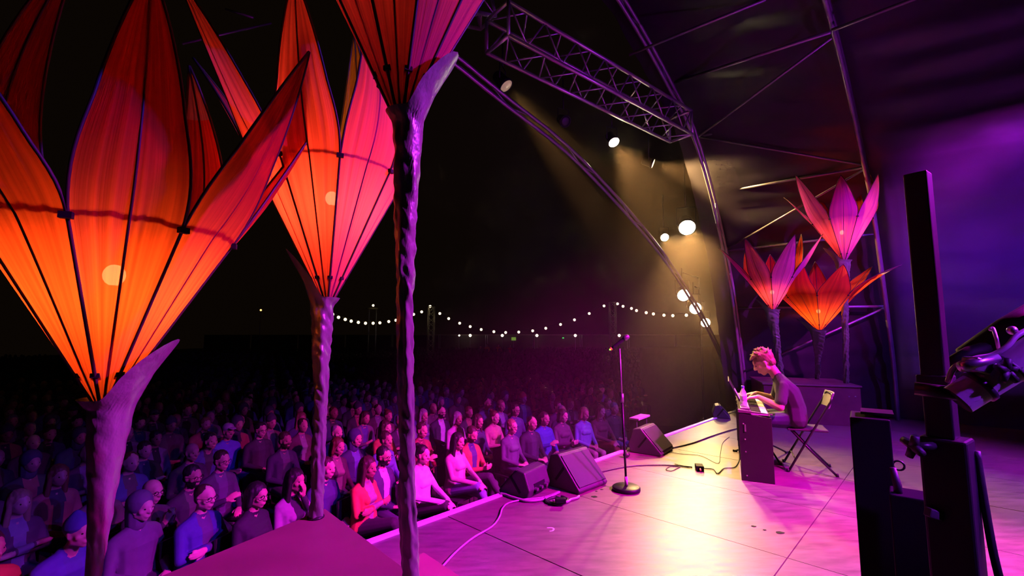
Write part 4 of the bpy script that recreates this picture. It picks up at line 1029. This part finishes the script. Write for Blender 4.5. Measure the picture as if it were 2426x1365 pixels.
GLASS_ME = glasses_mesh()
def cm(col, rough=.8, pre='cloth'):
    key = '%s_%03d_%03d_%03d' % (pre, *(int(c * 255) for c in col))
    return mat(key, col, rough, vary=.10, scale=14)
M_EYE = mat('eye_dark', (.03, .02, .018), .15, vary=0)
HAIRC = {'black': (.012, .010, .010), 'brown': (.045, .025, .014), 'auburn': (.11, .035, .015), 'grey': (.22, .21, .21), 'fair': (.26, .17, .08), 'white': (.5, .48, .46)}
def dress(o, me, cols):
    while len(me.materials) < 7: me.materials.append(None)
    for i, m in enumerate(cols):
        o.material_slots[i].link = 'OBJECT'; o.material_slots[i].material = m
def person(proto, M4, skin, top, shirt, legs, shoe=(.03, .03, .03), hstyle=None, hcol='brown', hatcol=None, glasses=False, label=None, cat='person', group=None, beardc=None):
    me = proto['me']
    o = bpy.data.objects.new('person', me); COL.objects.link(o); o.matrix_world = M4
    hm = cm(HAIRC[hcol], .6, 'hair')
    dress(o, me, [cm(skin, .55, 'skin'), cm(top), cm(shirt), cm(legs), cm(shoe, .5), cm(HAIRC[beardc or hcol], .7, 'hair'), M_EYE])
    tag(o, label, cat, group)
    c, M, k = proto['head']; H4 = Matrix.Translation(c) @ M.to_4x4() @ Matrix.Scale(k, 4)
    if hstyle:
        h = bpy.data.objects.new('hat' if hstyle in ('beanie', 'cap') else 'hood' if hstyle == 'hood' else 'hair', hair(hstyle)); COL.objects.link(h); h.parent = o; h.matrix_local = H4
        if not len(h.data.materials): h.data.materials.append(None)
        h.material_slots[0].link = 'OBJECT'; h.material_slots[0].material = cm(hatcol, .85) if hatcol else hm
    if glasses:
        g = bpy.data.objects.new('glasses', GLASS_ME); COL.objects.link(g); g.parent = o; g.matrix_local = H4
        if not len(GLASS_ME.materials): GLASS_ME.materials.append(M_BLACK)
    return o

# ---- the player at the keyboard
def player():
    b = Body(); MID = .72
    J = lambda w, x, z: V((x, -w, z))                 # local: +y is the way he faces, +x away from the camera
    b.front_y = 9; b.pel_z = .4
    hip = J(.56, 0, .53)
    b.hull([(J(.56, .10, .53), .115), (J(.56, -.10, .53), .115), (J(.555, .075, .66), .115), (J(.555, -.075, .66), .115)], TOP)
    b.hull([(J(.555, .075, .66), .115), (J(.555, -.075, .66), .115), (J(.51, .085, .80), .12), (J(.51, -.085, .80), .12)], TOP)
    b.hull([(J(.51, .085, .80), .12), (J(.51, -.085, .80), .12), (J(.455, .16, .905), .068), (J(.455, -.16, .905), .068), (J(.44, .05, .955), .058), (J(.44, -.05, .955), .058)], TOP)
    b.hull([(J(.43, .035, .945), .050), (J(.43, -.035, .945), .050), (J(.41, 0, .94), .045)], TOP)
    M = euler_m(-.50, 0); hc = J(.295, 0, 1.115)
    b.hull([(J(.43, 0, .95), .058), (hc + M @ V((0, -.035, -.055)), .055)], SKIN)
    b.head(hc, M, False, 1.08)
    for sx in (-1, 1):
        sh = J(.45, sx * .185, .895); el = J(.41, sx * .245, .665 if sx < 0 else .69); wr = J(.215, sx * .17, .755)
        cut = sh.lerp(el, .72)
        b.limb([(sh, .058), (cut, .060)], TOP)                      # loose short sleeve
        b.limb([(sh, .048), (el, .041)], SKIN); b.limb([(el, .042), (el.lerp(wr, .35), .040), (wr, .027)], SKIN)
        b.hand(wr + V((0, .012, 0)), V((-sx * .10, 1, -.18)), V((0, -.1, -1)), 1 if sx > 0 else -1, .62, 1.2)
        hp = J(.53, sx * .095, .525); kn = J(.17, sx * .13, .50); an = J(.255, sx * .14, .10)
        b.limb([(hp, .10), (kn, .068)], LEGS); b.limb([(kn, .065), (kn.lerp(an, .4) + V((0, -.02, 0)), .06), (an, .05)], LEGS)
        b.hull([(an + V((0, -.03, -.055)), .040), (an + V((sx * .01, .15, -.062)), .032), (an + V((0, 0, -.03)), .042)], SHOE)
    me = b.finish('player', .0068, 0, None, 2)
    return dict(me=me, head=b.headM)
pp = player(); o0 = KW(0, .72, 0)
MP = Matrix(((K_L.x, -K_W.x, 0, o0.x), (K_L.y, -K_W.y, 0, o0.y), (0, 0, 1, 0), (0, 0, 0, 1)))
person(pp, MP, (.66, .38, .26), (.055, .062, .06), (.05, .05, .05), (.06, .07, .13), (.35, .33, .32), 'tousled', 'fair', None, False,
       'seated musician in a dark t-shirt bent over the keyboard')

# ---- audience in seats: prototypes
PR = {}
def proto(key):
    if key in PR: return PR[key]
    P = {'m_lap': dict(), 'm_cross': dict(arms='crossed', legs='wide', thick=1.08), 'm_drink': dict(arms='drink', legs='wide'), 'm_phone': dict(arms='phone', legs='crossed', pitch=-.35, beard=-.035),
         'm_beard': dict(arms='lap', legs='wide', beard=-.032), 'm_fwd': dict(arms='knee', lean=.22, pitch=.05), 'm_clap': dict(arms='clap'),
         'f_lap': dict(female=True), 'f_leg': dict(female=True, arms='knee', legs='crossed'), 'f_cross': dict(female=True, arms='crossed', legs='crossed'), 'f_chin': dict(female=True, arms='chin'), 'f_phone': dict(female=True, arms='phone', yaw=.12)}[key]
    PR[key] = seated(**P); return PR[key]
PLAYER = KW(.5, .7, 0)
SK = [(.58, .34, .25), (.50, .29, .21), (.64, .40, .31), (.34, .19, .13)]
def seat_matrix(head, pr, face, sc=1.0):
    c, M, k = pr['head']; rz = math.atan2(face.y, face.x) - PI / 2
    R = Matrix.Rotation(rz, 3, 'Z'); off = R @ V((c.x * sc, c.y * sc, 0))
    return Matrix.Translation(V((head.x - off.x, head.y - off.y, GROUND))) @ R.to_4x4() @ Matrix.Scale(sc, 4), rz
def facing(P):
    d = (PLAYER - P); d.z = 0; d.normalize(); f = (d * .6 + NN * .4); return f.normalized()
M_SEAT = mat('audience_chair', (.02, .02, .022), .5)
_seat = {}
def audience_chair(M4, label, group):
    if not _seat:
        _seat['seat'] = MB().box((0, .04, .425), (.44, .42, .03)).me('seat'); _seat['back'] = MB().box((0, -.19, .70), (.42, .025, .30), Matrix.Rotation(.12, 3, 'X')).me('backrest')
        _seat['leg'] = MB().tube([(0, 0, 0), (0, 0, .42)], .011, 6).me('leg'); _seat['post'] = MB().tube([(0, -.165, .42), (0, -.20, .85)], .010, 6).me('back_post')
        for m in _seat.values(): m.materials.append(M_SEAT)
    o = bpy.data.objects.new('audience_chair', None); COL.objects.link(o); o.matrix_world = M4; tag(o, label, 'chair', group)
    link('seat', _seat['seat'], None, o); link('backrest', _seat['back'], None, o)
    for x in (-.2, .2):
        for y in (-.15, .22): c_ = link('leg', _seat['leg'], None, o); c_.location = (x, y, 0)
        c_ = link('back_post', _seat['post'], None, o); c_.location = (x, 0, 0)
FRONT = [
 # px, py, proto, top, shirt, legs, hair, hair colour, hat colour, glasses, label
 (120, 1268, 'm_lap', (.42, .10, .03), (.42, .10, .03), (.04, .04, .06), 'short', 'brown', None, False, 'spectator in an orange jacket at the dark lower left corner'),
 (225, 1240, 'm_fwd', (.05, .06, .22), (.05, .06, .2), (.03, .03, .05), 'beanie', 'black', (.05, .05, .2), False, 'spectator in blue just left of the big flower stem'),
 (300, 1212, 'm_lap', (.12, .10, .13), (.12, .1, .14), (.05, .05, .06), 'hood', 'black', (.12, .10, .13), False, 'spectator in a hooded patterned jacket right beside the big flower stem'),
 (345, 1172, 'm_clap', (.05, .045, .05), (.06, .05, .05), (.05, .05, .07), 'bald', 'grey', None, True, 'balding spectator with glasses leaning behind the clapping hands'),
 (424, 1138, 'm_beard', (.03, .03, .035), (.10, .06, .08), (.03, .03, .04), 'short', 'black', None, True, 'bearded man in glasses and black jacket, second row left'),
 (498, 1178, 'm_cross', (.045, .07, .24), (.08, .07, .14), (.04, .05, .12), 'crop', 'brown', None, True, 'man with glasses and folded arms in a navy jacket near the plinth'),
 (605, 1172, 'f_lap', (.02, .02, .025), (.02, .02, .025), (.02, .02, .03), 'bob', 'black', None, True, 'short-haired woman with glasses in a black sweater'),
 (697, 1140, 'f_chin', (.30, .27, .30), (.03, .03, .04), (.04, .04, .05), 'long', 'black', None, False, 'long-haired woman in a pale grey coat left of the second stem'),
 (778, 1112, 'm_lap', (.04, .05, .14), (.04, .05, .12), (.04, .04, .06), 'short', 'brown', None, False, 'spectator in a dark blue jacket just right of the second stem'),
 (846, 1112, 'f_cross', (.55, .15, .06), (.25, .2, .22), (.03, .025, .035), 'long', 'brown', None, False, 'long brown-haired woman in an orange jacket with crossed legs'),
 (910, 1082, 'm_beard', (.045, .045, .09), (.55, .5, .58), (.05, .05, .09), 'short', 'black', None, True, 'bearded man in a dark blazer and white shirt by the tall stem'),
 (1002, 1078, 'f_leg', (.75, .66, .72), (.75, .66, .72), (.03, .03, .035), 'bun', 'black', None, False, 'woman in a fluffy white coat just right of the tall stem'),
 (1086, 1046, 'f_leg', (.36, .27, .28), (.55, .4, .45), (.14, .16, .32), 'long', 'black', None, False, 'woman with long black hair in a shawl and blue jeans'),
 (1118, 1030, 'm_phone', (.36, .12, .06), (.05, .05, .14), (.04, .03, .05), 'short', 'brown', None, False, 'bearded man in a rust jacket looking down at his hands'),
 (1221, 1010, 'f_lap', (.10, .09, .13), (.12, .11, .16), (.06, .06, .1), 'short', 'fair', None, True, 'short-haired person with glasses in a dark vest, grey sleeves'),
 (1258, 1003, 'm_lap', (.025, .025, .035), (.05, .05, .07), (.05, .05, .09), 'crop', 'black', None, False, 'dark-haired man in a black hooded top behind the middle wedge'),
 (1304, 990, 'm_drink', (.05, .09, .36), (.05, .09, .36), (.03, .03, .04), 'short', 'brown', None, False, 'man in a blue sweater holding a drink'),
 (1331, 985, 'f_phone', (.12, .06, .10), (.12, .06, .10), (.05, .05, .08), 'bob', 'brown', None, False, 'spectator in dark plum right behind the man with the drink'),
 (1355, 976, 'm_beard', (.03, .03, .045), (.3, .25, .3), (.09, .10, .18), 'crop', 'grey', None, True, 'older man in a dark jacket in the right part of the front row'),
 (1384, 978, 'f_lap', (.20, .26, .50), (.2, .26, .5), (.48, .38, .28), 'bob', 'fair', None, False, 'woman in a light blue jacket and beige trousers, front row right'),
 (1412, 976, 'f_leg', (.16, .05, .07), (.16, .05, .07), (.42, .10, .05), 'long', 'auburn', None, False, 'red-haired woman in rust trousers near the end of the front row'),
 (1438, 972, 'm_lap', (.03, .03, .04), (.05, .05, .06), (.20, .22, .42), 'short', 'grey', None, False, 'last man of the front row, in light jeans beside the far wedge'),
 # second and third rows
 (455, 1072, 'm_lap', (.05, .05, .06), (.12, .11, .13), (.04, .04, .05), 'bald', 'grey', None, False, 'older man in the shade above the bearded man in glasses'),
 (526, 1092, 'm_drink', (.06, .06, .09), (.10, .1, .16), (.04, .04, .05), 'short', 'brown', None, True, 'man with glasses in the row behind the folded arms'),
 (500, 1042, 'm_fwd', (.06, .08, .22), (.05, .05, .05), (.04, .04, .05), 'short', 'black', None, False, 'dark-haired man in pale blue looking left of the white cap'),
 (548, 1022, 'm_lap', (.10, .16, .46), (.1, .16, .46), (.05, .06, .2), 'cap', 'black', (.4, .38, .42), False, 'spectator in a white cap and bright blue jacket'),
 (612, 1020, 'm_lap', (.03, .03, .035), (.04, .04, .05), (.04, .04, .05), 'short', 'black', None, True, 'dark spectator to the right of the white cap'),
 (676, 1044, 'm_beard', (.02, .025, .04), (.06, .06, .08), (.04, .04, .05), 'short', 'brown', None, False, 'smiling man in a black coat left of the second stem'),
 (812, 1056, 'f_lap', (.06, .03, .04), (.2, .12, .12), (.04, .04, .05), 'bob', 'auburn', None, False, 'woman with an auburn bob right of the second stem'),
 (798, 1026, 'm_lap', (.10, .10, .24), (.25, .22, .35), (.04, .04, .05), 'crop', 'grey', None, False, 'grey-haired man in blue just above the auburn bob'),
 (858, 1040, 'm_lap', (.03, .04, .08), (.10, .12, .3), (.04, .04, .05), 'hood', 'black', (.05, .06, .12), False, 'hooded spectator behind the orange jacket'),
 (890, 1045, 'f_lap', (.12, .14, .34), (.12, .14, .34), (.04, .04, .05), 'short', 'brown', None, False, 'spectator in slate blue behind the white-shirted man'),
 (914, 1014, 'f_phone', (.38, .10, .05), (.2, .1, .1), (.04, .04, .05), 'long', 'brown', None, False, 'woman with an orange scarf left of the tall stem'),
 (1000, 1020, 'm_drink', (.30, .05, .06), (.2, .06, .06), (.05, .05, .08), 'short', 'brown', None, False, 'spectator in a red top right of the tall stem'),
 (1010, 984, 'f_lap', (.16, .12, .26), (.16, .12, .26), (.05, .05, .08), 'long', 'grey', None, False, 'woman in mauve two rows behind the white coat'),
 (1040, 978, 'm_beard', (.03, .03, .04), (.5, .45, .55), (.05, .05, .08), 'crop', 'black', None, True, 'man in black with an open white collar, third row'),
 (1088, 992, 'f_lap', (.46, .28, .40), (.46, .28, .4), (.05, .05, .08), 'bob', 'grey', None, False, 'grey-haired woman wrapped in a thick pink scarf'),
 (1134, 998, 'f_lap', (.05, .05, .10), (.05, .05, .1), (.05, .05, .08), 'long', 'brown', None, False, 'long-haired spectator above the rust jacket'),
 (1168, 990, 'f_phone', (.52, .26, .24), (.55, .24, .22), (.05, .05, .08), 'bun', 'auburn', None, False, 'woman in a salmon top with tied-back hair'),
 (1222, 972, 'm_lap', (.10, .08, .22), (.1, .08, .22), (.05, .05, .08), 'short', 'brown', None, True, 'man with glasses above the person in the vest'),
 (1188, 962, 'f_lap', (.08, .07, .14), (.3, .26, .4), (.05, .05, .08), 'short', 'fair', None, False, 'fair spectator above the salmon top'),
 (1240, 945, 'm_lap', (.05, .05, .10), (.12, .16, .3), (.05, .05, .08), 'beanie', 'black', (.75, .16, .07), False, 'spectator in a bright orange beanie'),
 (1322, 964, 'f_lap', (.12, .05, .10), (.12, .05, .1), (.05, .05, .08), 'short', 'auburn', None, False, 'auburn-haired spectator above the blue sweater'),
 (1155, 956, 'm_lap', (.08, .10, .2), (.2, .22, .4), (.05, .05, .08), 'crop', 'black', None, False, 'short-haired man left of the fair spectator, middle rows'),
]
HEADS = [FL(f_[0], f_[1], GROUND + 1.215) for f_ in FRONT]
for _ in range(40):                                  # nobody sits in a neighbour's lap
    for a in range(len(HEADS)):
        for b in range(a):
            d = HEADS[a] - HEADS[b]; d.z = 0; L_ = d.length
            if L_ < .49:
                v = (EE * (1 if d.dot(EE) > 0 else -1) * .7 + d.normalized() * .3).normalized() * (.49 - L_) * .5; HEADS[a] += v; HEADS[b] -= v
used = []
for i, (px, py, pk, top, shirt, legs, hs, hc_, hat, gl_, lb) in enumerate(FRONT):
    pr = proto(pk); sc = 1.0; hp = HEADS[i].copy(); f = facing(hp)
    M4, rz = seat_matrix(hp, pr, f, sc)
    person(pr, M4, SK[i % 3] if i % 9 else SK[3], top, shirt, legs, (.04, .04, .045), hs, hc_, hat, gl_, lb, group='audience in the front rows')
    used.append(hp)
    if i < 22: audience_chair(M4 @ Matrix.Translation((0, -.02, 0)), 'black seat under the ' + ' '.join(lb.split()[:9]), 'front row seats')
# ---- the dark rows behind: cheaper bodies
LOW = [seated(voxel=.02, fingers=False, shirt=.05), seated(female=True, voxel=.02, fingers=False, shirt=.04), seated(arms='crossed', voxel=.02, fingers=False, shirt=.05), seated(arms='drink', lean=.1, voxel=.02, fingers=False, shirt=.05)]
def proj(P):
    d = P - CAM; z = d.dot(FW); return (1213 + FPX * d.x / z, 682.5 - FPX * d.dot(UP) / z, z)
rr = random.Random(11); cand = []
for row in range(0, 52):
    t = -1.95 - .84 * row
    for j in range(-40, 90):
        s = j * .56 + (.28 if row % 2 else 0) + rr.uniform(-.05, .05); hp = ST(s, t + rr.uniform(-.07, .07), GROUND + 1.2)
        px, py, z = proj(hp)
        if z < 1.5 or px < -40 or px > (1470 if row < 3 else 1600) or py < 822: continue
        if (row == 0 and px > 240) or rr.random() < .06 or min((hp - u).length for u in used) < (.62 if row < 3 else .5): continue
        cand.append((z, hp, row))
cand.sort(key=lambda c_: c_[0])
TOPS = [(.03, .03, .04), (.05, .06, .12), (.10, .05, .06), (.16, .14, .16), (.04, .05, .04), (.22, .18, .22), (.08, .10, .24), (.28, .10, .08), (.02, .02, .02), (.12, .10, .08)]
NIND = 250; SEEN = set()
HN = {'short': 'short-haired', 'long': 'long-haired', 'crop': 'close-cropped', 'bob': 'bob-haired', 'bald': 'balding', 'beanie': 'beanie-wearing', 'cap': 'capped', 'bun': 'bun-haired', 'hood': 'hooded'}
ANCH = [(120, 1268, 'orange jacket in the corner'), (345, 1172, 'balding man in glasses'), (498, 1178, 'man with folded arms'), (605, 1172, 'black sweater woman'), (697, 1140, 'pale grey coat'), (548, 1022, 'white cap'), (676, 1044, 'smiling man in black'), (812, 1056, 'auburn bob'),
        (846, 1112, 'orange jacket woman'), (914, 1014, 'orange scarf'), (1002, 1078, 'fluffy white coat'), (1088, 992, 'pink scarf'), (1168, 990, 'salmon top'), (1240, 945, 'orange beanie'), (1304, 990, 'blue sweater'), (1384, 978, 'light blue jacket'), (1438, 972, 'last man of the front row')]
HS = ['short', 'long', 'crop', 'bob', 'bald', 'beanie', 'cap', 'short', 'bun', 'hood']
CN = {0: 'black', 1: 'navy', 2: 'maroon', 3: 'grey', 4: 'dark green', 5: 'pale grey', 6: 'blue', 7: 'rust', 8: 'jet black', 9: 'brown'}
for i, (z, hp, row) in enumerate(cand[:NIND]):
    pr = LOW[rr.randrange(4)]; ti = rr.randrange(10); hs = HS[rr.randrange(10)]
    f = facing(hp); M4, rz = seat_matrix(hp, pr, f, rr.uniform(.95, 1.03))
    hatc = (.06, .06, .08) if hs in ('beanie', 'cap', 'hood') else None
    lb = 'dim seated spectator in the darkness of the rows behind'
    if i < 120:
        px, py, _ = proj(hp); best = min(ANCH, key=lambda q: (q[0] - px) ** 2 + 3 * (q[1] - py) ** 2)
        dx, dy = px - best[0], py - best[1]
        where = ('just ' if math.hypot(dx, dy) < 60 else 'well ' if math.hypot(dx, dy) > 140 else '') + (('above ' if dy < -12 else 'below ' if dy > 12 else '') + ('left of ' if dx < -12 else 'right of ' if dx > 12 else '') or 'behind ')
        lb = '%s spectator in %s, %sthe %s' % (HN[hs], CN[ti], where, best[2])
        while lb in SEEN: lb = 'farther ' + lb
        SEEN.add(lb)
    person(pr, M4, SK[rr.randrange(4)], TOPS[ti], TOPS[(ti + 3) % 10], (.03, .03, .04), (.03, .03, .03), hs, list(HAIRC)[rr.randrange(5)], hatc, False, lb, group='spectators in the dim rows behind' if i < 120 else 'spectators lost in the dark rows')
# the far mass of heads
mbc = Body(); mbc.headM = None
bl = MB()
prot = MB(); prot.lathe([(.02, .45), (.20, .55), (.19, .85), (.22, .96), (.10, 1.04), (.06, 1.08)], 8); prot.ball((0, 0, 1.2), .105, 8, (.85, 1, 1.15))
for z, hp, row in cand[NIND:]:
    a = rr.uniform(0, 6.28); c_, s_ = math.cos(a), math.sin(a); k = rr.uniform(.93, 1.06)
    bl.add([(hp.x + v[0] * c_ - v[1] * s_, hp.y + (v[0] * s_ + v[1] * c_) * .8, GROUND + v[2] * k) for v in prot.v], prot.f)
cr = bl.build('crowd', mat('far_crowd_cloth', (.06, .05, .05), .8, vary=.45, scale=1.7), None, True)
tag(cr, 'mass of barely visible seated people far back in the dark', 'crowd', kind='stuff')
print('crowd', len(cand))
# ------------------------------------------------------------------ far end of the field
M_FEST = mat('festoon_bulb', (1, .9, .7), .3, emit=(1.0, .80, .50), estr=2.4, vary=0)
FY = 36.0
def lattice(px, ytop, ybot, Y, label, half=.22):
    a = AT(px, ybot, Y); a.z = GROUND; b = AT(px, ytop, Y); b.x, b.y = a.x, a.y
    box_truss(a, b, half, 12, 'lattice_mast', label, mat('mast_alloy', (.55, .5, .4), .4, .6), .045, .02, 'lattice masts holding the festoon')
    return b
tA = lattice(1020, 727, 840, FY, 'lattice mast holding the festoon right of the tall stem')
tB = lattice(1453, 716, 815, FY, 'lattice mast holding the festoon above the microphone')
_bulb = MB().ball((0, 0, 0), .105, 10).me('bulb'); _bulb.materials.append(M_FEST)
_bulb.polygons.foreach_set('use_smooth', [True] * len(_bulb.polygons))
def festoon(label, pix, Y0, Y1, ends=(None, None)):
    P = [AT(px, py, Y0 + (Y1 - Y0) * i / (len(pix) - 1)) for i, (px, py) in enumerate(pix)]
    o = thing('festoon_string', label, 'string lights', P[0], 0, 'festoon bulbs over the field')
    W_ = ([ends[0] - V((0, 0, .2))] if ends[0] else []) + [p + V((0, 0, .12)) for p in P] + ([ends[1] - V((0, 0, .2))] if ends[1] else [])
    MB().tube([p - P[0] for p in smooth_path(W_, 4)], .012, 5).build('wire', M_RUB, o, True)
    for p in P: b = link('bulb', _bulb, None, o); b.location = p - P[0]
pe = AT(1660, 738, 29.5)
o = thing('festoon_pole', 'thin dark pole ending the festoon behind the low amber lanterns', 'pole', V((pe.x, pe.y, GROUND))); MB().tube([(0, 0, 0), (0, 0, pe.z - GROUND)], .04, 8).build('shaft', M_STEEL, o, True)
MB().lathe([(.18, 0), (.18, .03), (.05, .05)], 12).build('foot', M_BLKMETAL, o, True)
festoon('festoon of warm bulbs between the second stem and the tall stem', [(788, 745), (802, 752), (818, 757), (832, 761), (849, 764), (866, 766), (884, 766), (900, 765), (921, 762), (938, 759), (960, 752), (980, 745), (999, 739), (1019, 726)], 30, FY, (None, tA))
festoon('long sagging festoon between the two lattice masts', [(1042, 743), (1063, 755), (1089, 766), (1114, 774), (1140, 781), (1170, 786), (1198, 788), (1229, 787), (1262, 784), (1293, 778), (1328, 769), (1361, 758), (1396, 743), (1431, 725)], FY, FY, (tA, tB))
festoon('festoon running right from the mast toward the amber lanterns', [(1463, 720), (1476, 726), (1496, 731), (1508, 736), (1531, 741), (1548, 744), (1573, 747), (1594, 748), (1626, 747)], FY, 30, (tB, pe))
# perimeter fence
M_FENCE = mat('fence_sheet', (.10, .08, .06), .7, vary=.2, scale=1)
for k in range(14):
    xa = -34 + k * 5.2; o = thing('fence_panel', 'pale sheeted fence section closing the far end of the field', 'fence', (xa + 2.6, 50.5, GROUND), 0, 'fence across the far end of the field')
    MB().box((0, 0, 1.32), (5.1, .06, 2.64)).build('sheet', M_FENCE, o); MB().box((0, -.02, 2.66), (5.18, .1, .06)).build('top_rail', mat('fence_rail', (.5, .42, .3), .5), o)
    for x in (-2.5, 2.5): MB().tube([(x, -.06, 0), (x, -.06, 2.7)], .03, 6).build('post', M_STEEL, o)
for i, (px, lb) in enumerate([(1088, 'leftmost'), (1114, 'second'), (1190, 'third'), (1272, 'fourth'), (1363, 'fifth'), (1467, 'rightmost')]):
    p = AT(px, 795, 49.5); o = thing('path_lamp', lb + ' of the round path lamps low along the fence', 'lamp', V((p.x, p.y, GROUND)), 0, 'path lamps along the fence')
    MB().tube([(0, 0, 0), (0, 0, p.z - GROUND - .1)], .025, 6).build('post', M_STEEL, o)
    MB().ball((0, 0, p.z - GROUND), .15 if i else .10, 10).build('globe', mat('lamp_globe', (1, .95, .8), .3, emit=(1, .9, .65), estr=4, vary=0), o, True)
p = AT(885, 724, 38); o = thing('floodlight_mast', 'goal-shaped mast with one small floodlight, left of the tall stem', 'light mast', V((p.x, p.y, GROUND)))
for x in (-.35, .25): MB().tube([(x, 0, 0), (x, 0, p.z - GROUND - .3)], .05, 8).build('post', M_STEEL, o)
MB().box((-.1, 0, p.z - GROUND - .25), (1.0, .12, .14)).build('crossbar', mat('mast_sign', (.3, .25, .15), .6), o); MB().ball((0, -.1, p.z - GROUND), .10, 10).build('lamp_head', M_FEST, o, True)
p = AT(618, 735, 38); o = thing('distant_lamp', 'single small amber lamp in the dark between the left flowers', 'lamp', V((p.x, p.y, GROUND)))
MB().tube([(0, 0, 0), (0, 0, p.z - GROUND)], .03, 6).build('post', M_STEEL, o); MB().ball((0, 0, p.z - GROUND), .08, 8).build('globe', mat('lamp_amber', (1, .6, .2), .4, emit=(1, .55, .15), estr=2.5, vary=0), o, True)
p = AT(1217, 803, 50); o = thing('exit_board', 'small green glowing board hung on the far fence', 'sign', V((p.x, 50.3, GROUND)))
MB().box((0, 0, p.z - GROUND), (.5, .05, .34)).build('panel', mat('green_board', (.3, .5, .1), .5, emit=(.35, .6, .08), estr=.35, vary=0), o); MB().box((0, 0, (p.z - GROUND) / 2 - .1), (.05, .05, p.z - GROUND - .2)).build('post', M_STEEL, o)
p = AT(1335, 801, 50); o = thing('green_lamp', 'tiny green signal lamp low on the fence', 'lamp', V((p.x, 50.38, p.z)))
MB().ball((0, 0, 0), .07, 8, (1.6, 1, .8)).build('lens', mat('green_lens', (.1, .8, .2), .4, emit=(.05, .8, .12), estr=1.2, vary=0), o, True); MB().box((0, .05, 0), (.3, .05, .1)).build('bracket', M_BLACK, o)
p = AT(1115, 786, 54); o = thing('parked_van', 'small pale parked van behind the fence lamps', 'van', V((p.x, 54, GROUND)), .2)
MB().prism([V((-1.0, -2.2, .4)), V((-1.0, 1.6, .4)), V((-1.0, 2.2, .5)), V((-1.0, 2.2, 1.1)), V((-1.0, 1.5, 1.3)), V((-1.0, 1.0, 2.3)), V((-1.0, -2.2, 2.4))], 0, V((2.0, 0, 0))).build('body', mat('van_white', (.6, .62, .6), .4, emit=(.8, .85, .8), estr=0), o, bevel=.06)
for x in (-1.0, .8):
    for y in (-1.4, 1.4): MB().tube([(x, y, .35), (x + .2, y, .35)], .35, 16).build('wheel', M_RUB, o)
MB().box((0, -2.22, 1.8), (1.5, .03, .6)).build('window', mat('van_window', (.7, .75, .7), .2, emit=(.8, .85, .75), estr=.5, vary=0), o)
# people standing by the fence
def stander(col, arms=0):
    b = Body(); b.front_y = 9; b.pel_z = 1
    b.hull([(V((.09, 0, .95)), .11), (V((-.09, 0, .95)), .11), (V((.09, 0, 1.3)), .11), (V((-.09, 0, 1.3)), .11)], TOP)
    b.hull([(V((.17, 0, 1.40)), .06), (V((-.17, 0, 1.40)), .06), (V((0, 0, 1.45)), .06)], TOP); b.hull([(V((0, 0, 1.42)), .055), (V((0, .01, 1.55)), .05)], SKIN)
    b.head(V((0, .03, 1.63)), Matrix.Identity(3))
    for sx in (-1, 1):
        b.limb([(V((sx * .09, 0, .92)), .095), (V((sx * .10, .01, .50)), .062), (V((sx * .10, 0, .09)), .045)], LEGS); b.hull([(V((sx * .10, -.03, .04)), .036), (V((sx * .12, .14, .035)), .032)], SHOE)
        el = V((sx * .27, .02, 1.15)); wr = V((sx * .12, .22, 1.12)) if arms else V((sx * .28, .08, .90))
        b.limb([(V((sx * .19, 0, 1.38)), .055), (el, .044), (wr, .033)], TOP); b.hand(wr, (0, .3, -.9) if not arms else (-sx, .3, .1), (-sx, 0, 0) if not arms else (0, -1, 0), 1)
    return dict(me=b.finish('stander', .016, 0, None), head=b.headM)
SD = [stander(0), stander(0, 1)]
for i, (px, py, top, lb) in enumerate([(1139, 822, (.05, .12, .07), 'leftmost standing figure by the fence, in dark green'), (1154, 818, (.55, .28, .10), 'standing figure in a tan coat by the far fence'), (1181, 818, (.5, .25, .08), 'standing figure in ochre left of the green board'), (1208, 820, (.7, .10, .05), 'standing figure in a red jacket under the green board')]):
    pr = SD[i % 2]; hp = FL(px, py, GROUND + 1.63); f = (CAM - hp); f.z = 0
    c, M, k = pr['head']; rz = math.atan2(f.y, f.x) - PI / 2
    person(pr, Matrix.Translation(V((hp.x, hp.y, GROUND))) @ Matrix.Rotation(rz + (i - 1.5) * .3, 4, 'Z'), SK[i % 3], top, top, (.05, .05, .06), (.03, .03, .03), 'short', 'brown', None, False, lb, group='people standing by the far fence')
# sheeted stack beside the crowd, right
p = FL(1620, 960, GROUND); p = AT(1605, 900, 15.5)
mb = MB(); nn = 24; vs = []
for j in range(13):
    for i in range(nn):
        a = 2 * PI * i / nn; v = j / 12; rx, ry = 1.3, .8
        sq = 1 / max(abs(math.cos(a)), abs(math.sin(a))) ** .7
        fold = 1 + .06 * math.sin(a * 9 + 2 * v) * (1 - v) + .08 * noise.noise(V((a * 2, v * 4, 1)))
        vs.append(V((math.cos(a) * rx * sq * (1.05 - .18 * v) * fold, math.sin(a) * ry * sq * (1.05 - .18 * v) * fold, 2.35 * v + (.10 * noise.noise(V((a, 3, 2))) if j == 12 else 0))))
mb.add(vs, [(a * nn + b, a * nn + (b + 1) % nn, (a + 1) * nn + (b + 1) % nn, (a + 1) * nn + b) for a in range(12) for b in range(nn)] + [tuple(12 * nn + b for b in range(nn))])
o = mb.build('sheeted_stack', mat('ochre_sheet', (.20, .15, .05), .55, bump=.3, bscale=3), None, True); o.location = V((p.x, p.y, GROUND)); o.rotation_euler = (0, 0, .5)
tag(o, 'equipment stack under an ochre sheet below the low amber lanterns', 'covered stack')

# lamps are seen, their light comes from the lights beside them
for m in bpy.data.materials:
    try: m.cycles.emission_sampling = 'NONE'
    except Exception: pass
